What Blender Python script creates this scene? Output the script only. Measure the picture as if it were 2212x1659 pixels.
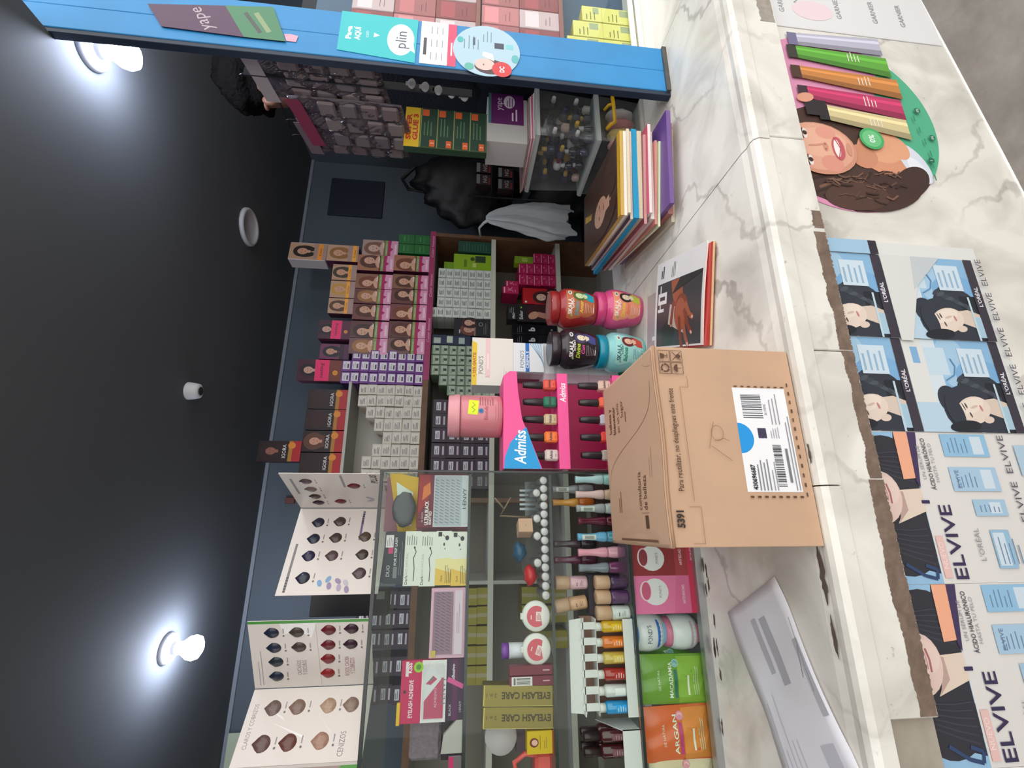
import bpy, bmesh, math, random
from mathutils import Vector, Matrix
random.seed(7)
for o in list(bpy.data.objects): bpy.data.objects.remove(o)
SC = bpy.context.scene
COL = SC.collection
PI = math.pi

# ------------------------------------------------------------------ camera
cam_d = bpy.data.cameras.new('camera'); cam = bpy.data.objects.new('camera', cam_d); COL.objects.link(cam)
cam_d.sensor_width = 36; cam_d.lens = 987.0/2212*36; cam_d.clip_start = 0.02
def _n(v): return Vector(v).normalized()
AX = _n((3271, -11, 987)); AY = _n((-298, -118, 987)); AY = (AY-AX*AX.dot(AY)).normalized(); AZ = AY.cross(AX)
if AZ[1] > 0: AZ = -AZ
# the phone was held on its side: the frame's right is the room's down
mr = Vector((AX[1], AY[1], AZ[1])); mu = Vector((AX[0], AY[0], AZ[0])); mb = -Vector((AX[2], AY[2], AZ[2]))
cam.matrix_world = Matrix(((mr.x, mu.x, mb.x, 0), (mr.y, mu.y, mb.y, 0), (mr.z, mu.z, mb.z, 1.54), (0, 0, 0, 1)))
SC.camera = cam
# ------------------------------------------------------------------ light
w = bpy.data.worlds.new('sky'); SC.world = w; w.use_nodes = True
bg = w.node_tree.nodes['Background']; bg.inputs[0].default_value = (1.0, 0.985, 0.955, 1); bg.inputs[1].default_value = 1.3
SC.view_settings.view_transform = 'Standard'; SC.view_settings.look = 'None'
SC.view_settings.exposure = 0.75; SC.view_settings.gamma = 1; SC.view_settings.use_curve_mapping = False
BULB = 85.0

# ------------------------------------------------------------------ materials
def lin(c):
    r = []
    for v in c[:3]:
        v = v/255.0
        r.append(v/12.92 if v <= .04045 else ((v+.055)/1.055)**2.4)
    return tuple(r)
_M = {}
def mat(name, col=(200, 200, 200), rough=.5, metal=0, var=0, scale=30, bump=0, emit=0, spec=.5, coat=0):
    if name in _M: return _M[name]
    m = bpy.data.materials.new(name); m.use_nodes = True; nt = m.node_tree; b = nt.nodes['Principled BSDF']
    c = lin(col); b.inputs['Base Color'].default_value = (*c, 1); b.inputs['Roughness'].default_value = rough
    b.inputs['Metallic'].default_value = metal; b.inputs['Specular IOR Level'].default_value = spec
    if coat: b.inputs['Coat Weight'].default_value = coat
    if emit:
        b.inputs['Emission Color'].default_value = (*c, 1); b.inputs['Emission Strength'].default_value = emit
    if var or bump:
        tc = nt.nodes.new('ShaderNodeTexCoord'); nz = nt.nodes.new('ShaderNodeTexNoise')
        nz.inputs['Scale'].default_value = scale; nz.inputs['Detail'].default_value = 6
        nt.links.new(tc.outputs['Object'], nz.inputs['Vector'])
        if var:
            mx = nt.nodes.new('ShaderNodeMix'); mx.data_type = 'RGBA'; mx.blend_type = 'MULTIPLY'; mx.inputs[0].default_value = 1
            cr = nt.nodes.new('ShaderNodeValToRGB'); cr.color_ramp.elements[0].position = .3; cr.color_ramp.elements[1].position = .7
            cr.color_ramp.elements[0].color = (1-var, 1-var, 1-var, 1); cr.color_ramp.elements[1].color = (1, 1, 1, 1)
            nt.links.new(nz.outputs[0], cr.inputs[0]); mx.inputs[6].default_value = (*c, 1)
            nt.links.new(cr.outputs[0], mx.inputs[7]); nt.links.new(mx.outputs[2], b.inputs['Base Color'])
        if bump:
            bp = nt.nodes.new('ShaderNodeBump'); bp.inputs['Strength'].default_value = bump; bp.inputs['Distance'].default_value = .01
            nt.links.new(nz.outputs[0], bp.inputs['Height']); nt.links.new(bp.outputs[0], b.inputs['Normal'])
    _M[name] = m; return m
def clear_mat(name, tint=(235, 245, 242), ior=1.45, rough=.02, haze=0, hazecol=(220, 225, 228)):
    if name in _M: return _M[name]
    m = bpy.data.materials.new(name); m.use_nodes = True; nt = m.node_tree; nt.nodes.clear()
    out = nt.nodes.new('ShaderNodeOutputMaterial'); tr = nt.nodes.new('ShaderNodeBsdfTransparent'); gl = nt.nodes.new('ShaderNodeBsdfGlossy')
    fr = nt.nodes.new('ShaderNodeFresnel'); fr.inputs[0].default_value = ior; mx = nt.nodes.new('ShaderNodeMixShader')
    tr.inputs[0].default_value = (*lin(tint), 1); gl.inputs['Roughness'].default_value = rough
    src = tr
    if haze:
        df = nt.nodes.new('ShaderNodeBsdfDiffuse'); df.inputs[0].default_value = (*lin(hazecol), 1)
        m2 = nt.nodes.new('ShaderNodeMixShader'); m2.inputs[0].default_value = haze
        nt.links.new(tr.outputs[0], m2.inputs[1]); nt.links.new(df.outputs[0], m2.inputs[2]); src = m2
    ge = nt.nodes.new('ShaderNodeNewGeometry'); sb = nt.nodes.new('ShaderNodeMath'); sb.operation = 'SUBTRACT'; sb.inputs[0].default_value = 1; ml = nt.nodes.new('ShaderNodeMath'); ml.operation = 'MULTIPLY'
    nt.links.new(ge.outputs['Backfacing'], sb.inputs[1]); nt.links.new(fr.outputs[0], ml.inputs[0]); nt.links.new(sb.outputs[0], ml.inputs[1])   # reflect at the outer face only
    nt.links.new(ml.outputs[0], mx.inputs[0]); nt.links.new(src.outputs[0], mx.inputs[1]); nt.links.new(gl.outputs[0], mx.inputs[2])
    nt.links.new(mx.outputs[0], out.inputs[0]); _M[name] = m; return m
def print_mat(name, rough):
    m = bpy.data.materials.new(name); m.use_nodes = True; nt = m.node_tree; b = nt.nodes['Principled BSDF']
    a = nt.nodes.new('ShaderNodeVertexColor'); a.layer_name = 'Col'; nt.links.new(a.outputs[0], b.inputs['Base Color'])
    b.inputs['Roughness'].default_value = rough; _M[name] = m; return m
PRINT = print_mat('printed ink', .5); PRINTG = print_mat('glossy printed ink', .28)
def marble(name, dirt=.5):
    m = bpy.data.materials.new(name); m.use_nodes = True; nt = m.node_tree; b = nt.nodes['Principled BSDF']; N = nt.nodes.new; L = nt.links.new
    tc = N('ShaderNodeTexCoord'); mp = N('ShaderNodeMapping'); mp.inputs['Rotation'].default_value = (.3, .2, .7); L(tc.outputs['Object'], mp.inputs[0])
    n1 = N('ShaderNodeTexNoise'); n1.inputs['Scale'].default_value = 5; n1.inputs['Detail'].default_value = 8; n1.inputs['Distortion'].default_value = 1.2; L(mp.outputs[0], n1.inputs[0])
    wv = N('ShaderNodeTexWave'); wv.inputs['Scale'].default_value = 1.6; wv.inputs['Distortion'].default_value = 14; wv.inputs['Detail'].default_value = 5; wv.inputs['Detail Scale'].default_value = 2.2; L(mp.outputs[0], wv.inputs[0])
    r1 = N('ShaderNodeValToRGB'); e = r1.color_ramp.elements; e[0].position = 0; e[0].color = (*lin((178, 174, 170)), 1); e[1].position = .05; e[1].color = (1, 1, 1, 1); L(wv.outputs[0], r1.inputs[0])
    r2 = N('ShaderNodeValToRGB'); e = r2.color_ramp.elements; e[0].position = .3; e[0].color = (*lin((200, 196, 188)), 1); e[1].position = .58; e[1].color = (*lin((234, 231, 224)), 1); L(n1.outputs[0], r2.inputs[0])
    n2 = N('ShaderNodeTexNoise'); n2.inputs['Scale'].default_value = 3.1; n2.inputs['Detail'].default_value = 3; L(tc.outputs['Object'], n2.inputs[0])
    mk = N('ShaderNodeMapRange'); mk.inputs[1].default_value = .42; mk.inputs[2].default_value = .68; L(n2.outputs[0], mk.inputs[0])
    ml = N('ShaderNodeMath'); ml.operation = 'MULTIPLY'; ml.inputs[1].default_value = .75; L(mk.outputs[0], ml.inputs[0])
    mx = N('ShaderNodeMix'); mx.data_type = 'RGBA'; mx.blend_type = 'MULTIPLY'; L(ml.outputs[0], mx.inputs[0]); L(r2.outputs[0], mx.inputs[6]); L(r1.outputs[0], mx.inputs[7])
    n3 = N('ShaderNodeTexNoise'); n3.inputs['Scale'].default_value = 38; n3.inputs['Detail'].default_value = 9; n3.inputs['Roughness'].default_value = .75; L(tc.outputs['Object'], n3.inputs[0])
    r3 = N('ShaderNodeValToRGB'); e = r3.color_ramp.elements; e[0].position = .27; e[0].color = (*lin((150, 142, 134)), 1); e[1].position = .37; e[1].color = (1, 1, 1, 1); L(n3.outputs[0], r3.inputs[0])
    m3 = N('ShaderNodeMix'); m3.data_type = 'RGBA'; m3.blend_type = 'MULTIPLY'; m3.inputs[0].default_value = .8; L(mx.outputs[2], m3.inputs[6]); L(r3.outputs[0], m3.inputs[7])
    L(m3.outputs[2], b.inputs['Base Color']); b.inputs['Roughness'].default_value = .34; b.inputs['Specular IOR Level'].default_value = .45
    _M[name] = m; return m
MARBLE = marble('white veined marble')
def concrete(name, c0, c1, sc=4):
    m = bpy.data.materials.new(name); m.use_nodes = True; nt = m.node_tree; b = nt.nodes['Principled BSDF']; N = nt.nodes.new; L = nt.links.new
    tc = N('ShaderNodeTexCoord'); n1 = N('ShaderNodeTexNoise'); n1.inputs['Scale'].default_value = sc; n1.inputs['Detail'].default_value = 10; n1.inputs['Roughness'].default_value = .65; L(tc.outputs['Object'], n1.inputs[0])
    r = N('ShaderNodeValToRGB'); e = r.color_ramp.elements; e[0].position = .3; e[0].color = (*lin(c0), 1); e[1].position = .7; e[1].color = (*lin(c1), 1); L(n1.outputs[0], r.inputs[0]); L(r.outputs[0], b.inputs['Base Color'])
    bp = N('ShaderNodeBump'); bp.inputs['Strength'].default_value = .35; bp.inputs['Distance'].default_value = .01; L(n1.outputs[0], bp.inputs['Height']); L(bp.outputs[0], b.inputs['Normal']); b.inputs['Roughness'].default_value = .85
    _M[name] = m; return m
GLASS = clear_mat('showcase glass', (248, 252, 250), ior=1.28); PLAST = clear_mat('clear plastic', (240, 243, 245), rough=.06, haze=.07)
CELLO = clear_mat('cellophane', (252, 252, 253), rough=.05, haze=.03, ior=1.25); ACRYL = clear_mat('acrylic sheet', (245, 240, 243), rough=.03, haze=.05)

# ------------------------------------------------------------------ mesh building
class MB:
    def __init__(s): s.v = []; s.f = []; s.sm = []
    def add(s, vs, fs, smooth=False, M=None):
        o = len(s.v)
        s.v += [tuple(M @ Vector(p)) if M else tuple(p) for p in vs]
        s.f += [tuple(i+o for i in f) for f in fs]; s.sm += [smooth]*len(fs); return s
    def box(s, x0, x1, y0, y1, z0, z1, b=0, M=None):
        if b <= 0:
            vs = [(x, y, z) for x in (x0, x1) for y in (y0, y1) for z in (z0, z1)]
            return s.add(vs, [(0, 1, 3, 2), (4, 6, 7, 5), (0, 4, 5, 1), (2, 3, 7, 6), (0, 2, 6, 4), (1, 5, 7, 3)], M=M)
        bm = bmesh.new(); bmesh.ops.create_cube(bm, size=1)
        for v in bm.verts: v.co = Vector(((x0+x1)/2+v.co.x*(x1-x0), (y0+y1)/2+v.co.y*(y1-y0), (z0+z1)/2+v.co.z*(z1-z0)))
        bmesh.ops.bevel(bm, geom=bm.edges[:], offset=b, segments=1, affect='EDGES')
        bm.verts.index_update(); vs = [tuple(v.co) for v in bm.verts]; fs = [[v.index for v in f.verts] for f in bm.faces]; bm.free()
        return s.add(vs, fs, M=M)
    def lathe(s, prof, seg=24, M=None, smooth=True, sx=1, sy=1):
        vs = []; fs = []; n = len(prof)
        for (r, z) in prof:
            for k in range(seg):
                a = 2*PI*k/seg; vs.append((r*math.cos(a)*sx, r*math.sin(a)*sy, z))
        for i in range(n-1):
            for k in range(seg):
                k2 = (k+1) % seg; fs.append((i*seg+k, i*seg+k2, (i+1)*seg+k2, (i+1)*seg+k))
        fs.append(tuple(reversed(range(seg)))); fs.append(tuple((n-1)*seg+k for k in range(seg)))
        return s.add(vs, fs, smooth, M)
    def tube(s, path, r, seg=8, smooth=True, M=None):
        vs = []; fs = []; P = [Vector(p) for p in path]; n = len(P)
        for i, p in enumerate(P):
            d = (P[min(i+1, n-1)]-P[max(i-1, 0)]).normalized(); u = d.orthogonal() if abs(d.z) > .95 else d.cross(Vector((0, 0, 1)))
            u = u.normalized(); q = d.cross(u); rr = r[i] if isinstance(r, (list, tuple)) else r
            for k in range(seg):
                a = 2*PI*k/seg; vs.append(tuple(p+u*math.cos(a)*rr+q*math.sin(a)*rr))
        for i in range(n-1):
            for k in range(seg): fs.append((i*seg+k, i*seg+(k+1) % seg, (i+1)*seg+(k+1) % seg, (i+1)*seg+k))
        fs.append(tuple(reversed(range(seg)))); fs.append(tuple((n-1)*seg+k for k in range(seg)))
        return s.add(vs, fs, smooth, M)
    def prism(s, poly, y0, y1, M=None):          # poly in (x,z), extruded along y
        n = len(poly); vs = [(x, y0, z) for x, z in poly]+[(x, y1, z) for x, z in poly]
        fs = [tuple(range(n)), tuple(reversed(range(n, 2*n)))]+[(i, n+i, n+(i+1) % n, (i+1) % n) for i in range(n)]
        return s.add(vs, fs, M=M)
    def grid(s, nx, ny, fn, smooth=True, M=None):
        vs = [fn(i/nx, j/ny) for j in range(ny+1) for i in range(nx+1)]
        fs = [(j*(nx+1)+i, j*(nx+1)+i+1, (j+1)*(nx+1)+i+1, (j+1)*(nx+1)+i) for j in range(ny) for i in range(nx)]
        return s.add(vs, fs, smooth, M)
    def ball(s, c, r, seg=16, rings=10, fn=None, M=None):
        vs = []; fs = []
        for j in range(rings+1):
            t = PI*j/rings
            for k in range(seg):
                a = 2*PI*k/seg; d = Vector((math.sin(t)*math.cos(a), math.sin(t)*math.sin(a), math.cos(t)))
                k_ = fn(d) if fn else 1
                vs.append((c[0]+d.x*r[0]*k_, c[1]+d.y*r[1]*k_, c[2]+d.z*r[2]*k_))
        for j in range(rings):
            for k in range(seg): fs.append((j*seg+k, (j+1)*seg+k, (j+1)*seg+(k+1) % seg, j*seg+(k+1) % seg))
        return s.add(vs, fs, True, M)
    def mesh(s, name, m):
        me = bpy.data.meshes.new(name); me.from_pydata(s.v, [], s.f); me.polygons.foreach_set('use_smooth', s.sm); me.update()
        me.materials.append(m); return me
def ob(name, me, parent=None, loc=(0, 0, 0), rot=(0, 0, 0)):
    o = bpy.data.objects.new(name, me); COL.objects.link(o); o.location = loc; o.rotation_euler = rot
    if parent: o.parent = parent
    return o
def mk(name, mb, m, parent=None, loc=(0, 0, 0), rot=(0, 0, 0), solid=0):
    o = ob(name, mb.mesh(name, m), parent, loc, rot)
    if solid:
        s = o.modifiers.new('thickness', 'SOLIDIFY'); s.thickness = solid; s.offset = 0
    return o
def tag(o, label, cat, group=None, kind=None):
    o['label'] = label; o['category'] = cat
    if group: o['group'] = group
    if kind: o['kind'] = kind
    return o
def empty(name, loc, rz=0, label=None, cat=None, group=None):
    o = ob(name, None, None, loc, (0, 0, rz)); o.empty_display_size = .02
    if label: tag(o, label, cat, group)
    return o
def struct(o): o['kind'] = 'structure'; return o
def copy_tree(o, parent=None):
    c = o.copy(); COL.objects.link(c)
    if parent: c.parent = parent
    for ch in list(o.children): copy_tree(ch, c)
    return c
def RX(a): return Matrix.Rotation(a, 4, 'X')
def RY(a): return Matrix.Rotation(a, 4, 'Y')
def RZ(a): return Matrix.Rotation(a, 4, 'Z')
def T(x, y, z): return Matrix.Translation((x, y, z))

# ------------------------------------------------------------------ flat print: lettering and pictures on packaging
_TX = {}
def text_mesh(s, bold):
    k = (s, bold)
    if k in _TX: return _TX[k]
    cu = bpy.data.curves.new('lettering', 'FONT'); cu.body = s; cu.resolution_u = 2; cu.offset = bold; cu.size = 1
    o = bpy.data.objects.new('lettering', cu); me = bpy.data.meshes.new_from_object(o)
    vs = [(v.co.x, v.co.y) for v in me.vertices]; fs = [tuple(p.vertices) for p in me.polygons]
    bpy.data.objects.remove(o); bpy.data.curves.remove(cu); bpy.data.meshes.remove(me)
    if vs:
        x0 = min(v[0] for v in vs); x1 = max(v[0] for v in vs); vs = [(x-x0, y) for x, y in vs]; wd = x1-x0
    else: wd = 0
    _TX[k] = (vs, fs, wd); return _TX[k]
class Print:
    """pieces of print in the plane of the paper: x right, y up, metres"""
    def __init__(s, step=.00003): s.p = []; s.step = step
    def _a(s, vs, fs, col): s.p.append((vs, fs, lin(col))); return s
    def poly(s, pts, col): return s._a(list(pts), [tuple(range(len(pts)))], col)
    def rect(s, x0, y0, x1, y1, col): return s.poly([(x0, y0), (x1, y0), (x1, y1), (x0, y1)], col)
    def ell(s, cx, cy, rx, ry, col, rot=0, n=18, a0=0, a1=2*PI):
        c, sn = math.cos(rot), math.sin(rot); pts = []
        full = abs(a1-a0-2*PI) < 1e-6
        for k in range(n if full else n+1):
            a = a0+(a1-a0)*k/n; x, y = rx*math.cos(a), ry*math.sin(a); pts.append((cx+x*c-y*sn, cy+x*sn+y*c))
        return s.poly(pts, col)
    def line(s, pts, wd, col):
        for (a, b), (c, d) in zip(pts[:-1], pts[1:]):
            L = math.hypot(c-a, d-b) or 1e-9; nx, ny = -(d-b)/L*wd/2, (c-a)/L*wd/2
            s.poly([(a+nx, b+ny), (c+nx, d+ny), (c-nx, d-ny), (a-nx, b-ny)][::-1], col)
        return s
    def text(s, t, x, y, h, col, al='c', wd=None, rot=0, bold=.0, shear=0):
        vs, fs, W = text_mesh(t, bold); k = h/.7; kx = k if wd is None else wd/max(W, 1e-6)
        ox = {'c': -W*kx/2, 'l': 0, 'r': -W*kx}[al]; c, sn = math.cos(rot), math.sin(rot)
        q = []
        for (a, b) in vs:
            a2 = a*kx+ox+b*k*shear; b2 = b*k; q.append((x+a2*c-b2*sn, y+a2*sn+b2*c))
        return s._a(q, fs, col)
    def lines(s, x0, y1, x1, n, pitch, col, wd=.0012, seed=1):
        r = random.Random(seed)
        for i in range(n):
            s.rect(x0, y1-i*pitch-wd, x0+(x1-x0)*r.uniform(.6, 1), y1-i*pitch, col)
        return s
    def barcode(s, x0, y0, x1, y1, col=(30, 30, 40), seed=3, n=30):
        r = random.Random(seed); x = x0
        while x < x1:
            a = (x1-x0)/n*r.uniform(.4, 1.4); s.rect(x, y0, min(x+a, x1), y1, col); x += a+(x1-x0)/n*r.uniform(.5, 1.4)
        return s
    def face(s, cx, cy, k, skin=(205, 150, 125), hair=(60, 35, 30), turn=0, long_=1.0, lips=(170, 70, 75)):
        s.ell(cx, cy+.1*k, .62*k, .7*k, hair); s.ell(cx-.35*k, cy-.45*k*long_, .3*k, .75*k*long_, hair, .15); s.ell(cx+.35*k, cy-.45*k*long_, .3*k, .75*k*long_, hair, -.15)
        s.rect(cx-.14*k, cy-.75*k, cx+.14*k, cy-.2*k, skin); s.ell(cx+turn*k*.1, cy-.05*k, .36*k, .48*k, skin)
        for e in (-1, 1): s.ell(cx+turn*k*.16+e*.15*k, cy+.02*k, .06*k, .028*k, (50, 35, 35), n=8)
        s.ell(cx+turn*k*.16, cy-.3*k, .1*k, .035*k, lips, n=8); s.line([(cx+turn*k*.18, cy-.01*k), (cx+turn*k*.2, cy-.16*k)], .03*k, tuple(int(c*.85) for c in skin))
        return s
    def mesh(s, name, m=None, bend=None, cut=.008):
        V = []; F = []; C = []
        for i, (vs, fs, c) in enumerate(s.p):
            if bend:
                bm = bmesh.new(); bv = [bm.verts.new((a, b, 0)) for a, b in vs]
                for f in fs:
                    try: bm.faces.new([bv[j] for j in f])
                    except ValueError: pass
                bmesh.ops.triangulate(bm, faces=bm.faces[:])
                for _ in range(5):
                    le = [e for e in bm.edges if abs(e.verts[0].co.x-e.verts[1].co.x) > cut]
                    if not le: break
                    bmesh.ops.subdivide_edges(bm, edges=le, cuts=1); bmesh.ops.triangulate(bm, faces=bm.faces[:])
                bm.verts.index_update(); vs = [(v.co.x, v.co.y) for v in bm.verts]; fs = [[v.index for v in f.verts] for f in bm.faces]; bm.free()
            o = len(V); z = s.step*(i+1)
            for (a, b) in vs: V.append(bend(a, b, z) if bend else (a, b, z))
            for f in fs: F.append(tuple(j+o for j in f)); C.append(c)
        me = bpy.data.meshes.new(name); me.from_pydata(V, [], F); me.update()
        at = me.color_attributes.new('Col', 'FLOAT_COLOR', 'CORNER'); buf = []
        for p, c in zip(me.polygons, C): buf += [*c, 1.0]*p.loop_total
        at.data.foreach_set('color', buf); me.materials.append(m or PRINT); return me
FRONT = (PI/2, 0, 0)
_BX = {}
def box_mesh(wd, d, h, m, b=.0012):
    k = (round(wd, 3), round(d, 3), round(h, 3), m.name)
    if k not in _BX: _BX[k] = MB().box(-wd/2, wd/2, 0, d, 0, h, b).mesh('carton', m)
    return _BX[k]
_PC = {}
def pcache(key, fn, m=None):
    if key not in _PC: _PC[key] = fn().mesh('print', m)
    return _PC[key]
def carton(name, label, cat, x0, x1, z0, z1, yf, d, m, pr=None, group=None, rz=0, pname='printed_front', jit=0):
    wd, h = x1-x0, z1-z0
    o = ob(name, box_mesh(wd, d, h, m), None, ((x0+x1)/2, yf, z0), (0, 0, rz+random.uniform(-jit, jit)))
    tag(o, label, cat, group)
    if pr: ob(pname, pr, o, (0, -.0003, 0), FRONT)
    return o
ORD = ['first', 'second', 'third', 'fourth', 'fifth', 'sixth', 'seventh', 'eighth', 'ninth', 'tenth', 'eleventh', 'twelfth', 'thirteenth', 'fourteenth', 'fifteenth', 'sixteenth', 'seventeenth', 'eighteenth', 'nineteenth', 'twentieth']

# ================================================================== the setting
WALLP = mat('grey blue wall paint', (84, 94, 104), .8, var=.12, scale=3)
CEILP = mat('grey ceiling paint', (82, 85, 89), .85, var=.06, scale=3)
struct(mk('ceiling', MB().box(-2.0, 2.3, .9225, 2.6, 2.525, 2.6).box(-2.0, 1.1015, .55, .9225, 2.525, 2.6), CEILP))
struct(mk('added_shade_wall', MB().box(-1.75, -1.6, -2.2, .60, .1, 3.0), mat('shade wall render', (120, 114, 106), .9, var=.15, scale=4)))  # unseen wall added to darken the left end of the counter
struct(mk('unseen_shade_canopy', MB().box(-2.6, .15, -.6, 1.0, 2.95, 3.0), mat('canopy sheet', (120, 122, 126), .8)))  # unseen overhead sheet, added and sized to shade the left side
struct(mk('wall_back', MB().box(-2.0, 2.3, 2.5, 2.6, .3, 2.525), WALLP))
struct(mk('wall_right', MB().box(2.2, 2.3, .95, 2.5, .3, 2.525), WALLP))
struct(mk('wall_left', MB().box(-2.0, -1.9, .93, 2.5, .3, 2.525), WALLP))
struct(mk('floor', MB().box(-1.9, 2.2, 1.05, 2.5, .45, .55), mat('dull floor tiles', (110, 105, 100), .6, var=.2, scale=8)))
pv = MB(); pv.grid(24, 12, lambda a, b: (-3+6*a, -3.4+4.06*b, .316+.14*(-3+6*a)+.004*math.sin(23*a+9*b)), smooth=True)
struct(mk('pavement', pv, concrete('worn grey concrete', (96, 90, 86), (158, 152, 146), 3.5)))
# cornice line between back wall and ceiling
struct(mk('trim_1', MB().box(-1.9, 2.2, 2.488, 2.5, 2.508, 2.525), mat('cornice paint', (128, 136, 146), .8)))

# ------------------------------------------------------------------ counter
ctr = empty('counter', (0, .66, .2), 0, 'long marble-tiled shop counter with posters on its front', 'counter')
CEM = concrete('bare cement render', (150, 141, 128), (176, 168, 155), 9)
def off(o, p): o.location = (o.location[0]-p.location[0], o.location[1]-p.location[1], o.location[2]-p.location[2]); return o
def cpart(name, mb, m): return off(mk(name, mb, m, ctr), ctr)
b = MB(); b.box(-1.89, 1.3, .672, 1.44, .2, .972); b.box(1.3, 2.2, .672, 1.02, .2, .972)
cpart('cement_core', b, CEM)
cpart('front_slab', MB().box(-1.89, 2.1, .662, .672, .2, .895), MARBLE)
def top_tile(x0, x1, y1):
    pr = [(.640, .968), (.640, .990), (.646, .998), (.655, 1.0), (.668, .9975), (.682, 1.0), (y1, 1.0), (y1, .972)]
    m = MB(); n = len(pr); vs = [(x0, y, z) for y, z in pr]+[(x1, y, z) for y, z in pr]
    m.add(vs, [tuple(reversed(range(n))), tuple(range(n, 2*n))]+[(i, (i+1) % n, n+(i+1) % n, n+i) for i in range(n)])
    return m
for x0, x1, y1 in ((-1.89, -.86, 1.44), (-.858, .05, 1.44), (.052, .6985, 1.44), (.7015, 1.298, 1.44), (1.2995, 2.1, 1.02)):
    cpart('marble_tile', top_tile(x0, x1, y1), MARBLE)
for x0, x1 in ((-.252, .2685), (.2705, .709), (.711, 1.29), (1.292, 2.1)):
    cpart('apron_tile', MB().box(x0, x1, .643, .672, .893, .969, .0015), MARBLE)
cpart('bare_apron', MB().box(-1.89, -.2535, .652, .672, .893, .969, .001), CEM)
# strip of old brown packing tape and glue along the apron
r = random.Random(4)
def tape(x0, x1, z0, z1, n):
    n = 110; wob = [r.uniform(-.003, .003) for _ in range(14)]
    m = MB(); m.add([(x0+(x1-x0)*i/n, .6425, (z0+r.uniform(-.002, .001)) if j == 0 else z1+wob[int(i*13/n)]*(1-(i*13/n)%1)+wob[min(13, int(i*13/n)+1)]*((i*13/n)%1)+r.uniform(-.0012, .0008)) for j in (0, 1) for i in range(n+1)],
                    [(i, i+1, n+1+i+1, n+1+i) for i in range(n)]); return m
BT = mat('old brown tape', (132, 112, 98), .6, var=.35, scale=60, bump=.3)
for a, c, z in ((-.25, .06, .922), (.062, .27, .915), (.272, .50, .917), (.508, .545, .914)):
    cpart('tape_strip', tape(a, c, .895, z, 60), BT)
cpart('glue_stain', tape(1.02, 1.12, .898, .93, 10), mat('grey glue residue', (170, 162, 152), .8, var=.3, scale=80))
# grime left where things were torn from the marble
for (cx, cy, rx, ry, ro) in ((-.075, .672, .045, .006, .1), (-.16, .671, .03, .004, .05), (.10, .652, .02, .0025, 0)):
    pts = [(cx+rx*math.cos(a)*r.uniform(.6, 1.1), cy+ry*math.sin(a)*r.uniform(.5, 1.2), 1.0012) for a in [2*PI*k/22 for k in range(22)]]
    cpart('dirt_patch', MB().add(pts, [tuple(range(22))]), mat('dirt', (98, 84, 74), .8, var=.3, scale=90))
for k in range(12):
    x = r.uniform(-.4, -.02); y = r.uniform(1.0, 1.022); pts = [(x+.02*math.cos(a)*r.uniform(.4, 1), y+.0035*math.sin(a)*r.uniform(.3, 1.3), 1.0008) for a in [2*PI*j/12 for j in range(12)]]
    cpart('dirt_patch', MB().add(pts, [tuple(range(12))]), mat('dirt'))

# ------------------------------------------------------------------ posters on the counter front (plane y = .662)
def sheet(name, label, x0, x1, z0, z1, col, cat='poster', group=None, y=.6615):
    return tag(mk(name, MB().box(x0, x1, y-.0008, y, z0, z1), mat('poster paper '+str(col), col, .45)), label, cat, group)
def on_front(p, parent, y=.6605, m=None):
    o = ob('printed_picture', p.mesh('printed_picture', m), parent, (0, y, 0), FRONT); return o
WH = (225, 226, 226)
# round sticker with a woman and upright tubes
cx, cz, R = .79, .79, .225
zc = .8925
pts = [(cx+R*math.cos(a), cz+R*math.sin(a)) for a in [math.asin((zc-cz)/R)-k*(PI+2*math.asin((zc-cz)/R))/48 for k in range(49)]]
st = tag(mk('round_sticker', MB().prism(pts, .6606, .6615), mat('sticker vinyl', (225, 160, 190), .35)), 'large round sticker of smiling curly-haired woman with upright product tubes', 'sticker')
def clipz(poly): return [(x, min(z, zc)) for x, z in poly]
p = Print()
p.poly(clipz(pts), (222, 150, 185))
p.poly([(1.012, .80), (1.02, .64), (1.0, .64), (.93, .62), (.87, .60), (.90, .62), (1.0, .70)], (235, 236, 238))
arc = [(cx+R*math.cos(a), cz+R*math.sin(a)) for a in [math.radians(-44-k*4.2) for k in range(20)]]
p.poly([(.95, .66)]+arc+[(.68, .64), (.72, .69), (.82, .70)], (84, 178, 140))
p.poly([(.565, .80), (.60, zc), (.80, zc), (.83, .82), (.80, .70), (.74, .66), (.70, .62)]+[(cx+R*math.cos(a), cz+R*math.sin(a)) for a in [math.radians(232-k*7) for k in range(8)]], (74, 52, 46))
for k in range(26):
    a = math.radians(150+k*3.2); rr = R*r.uniform(.72, .96); p.line([(cx+rr*math.cos(a), cz+rr*math.sin(a)), (cx+rr*.8*math.cos(a+.25), cz+rr*.8*math.sin(a+.25))], .006, r.choice([(104, 74, 62), (56, 38, 34), (120, 86, 70)]))
for (u, v, ru, rv, c, ro) in ((.715, .705, .055, .058, (216, 150, 118), .3), (.728, .700, .040, .046, (228, 166, 132), .3), (.70, .752, .030, .030, (206, 142, 112), 0), (.692, .640, .052, .026, (216, 222, 234), .45), (.676, .636, .034, .016, (232, 236, 244), .45), (.728, .668, .030, .022, (226, 164, 130), .4)): p.ell(u, v, ru, rv, c, ro, 26)
p.ell(.615, .72, .040, .085, (70, 48, 42), .35, 26); p.ell(.60, .79, .032, .07, (82, 58, 50), .1, 26); p.ell(.645, .66, .03, .05, (66, 46, 42), .7, 26)
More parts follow.
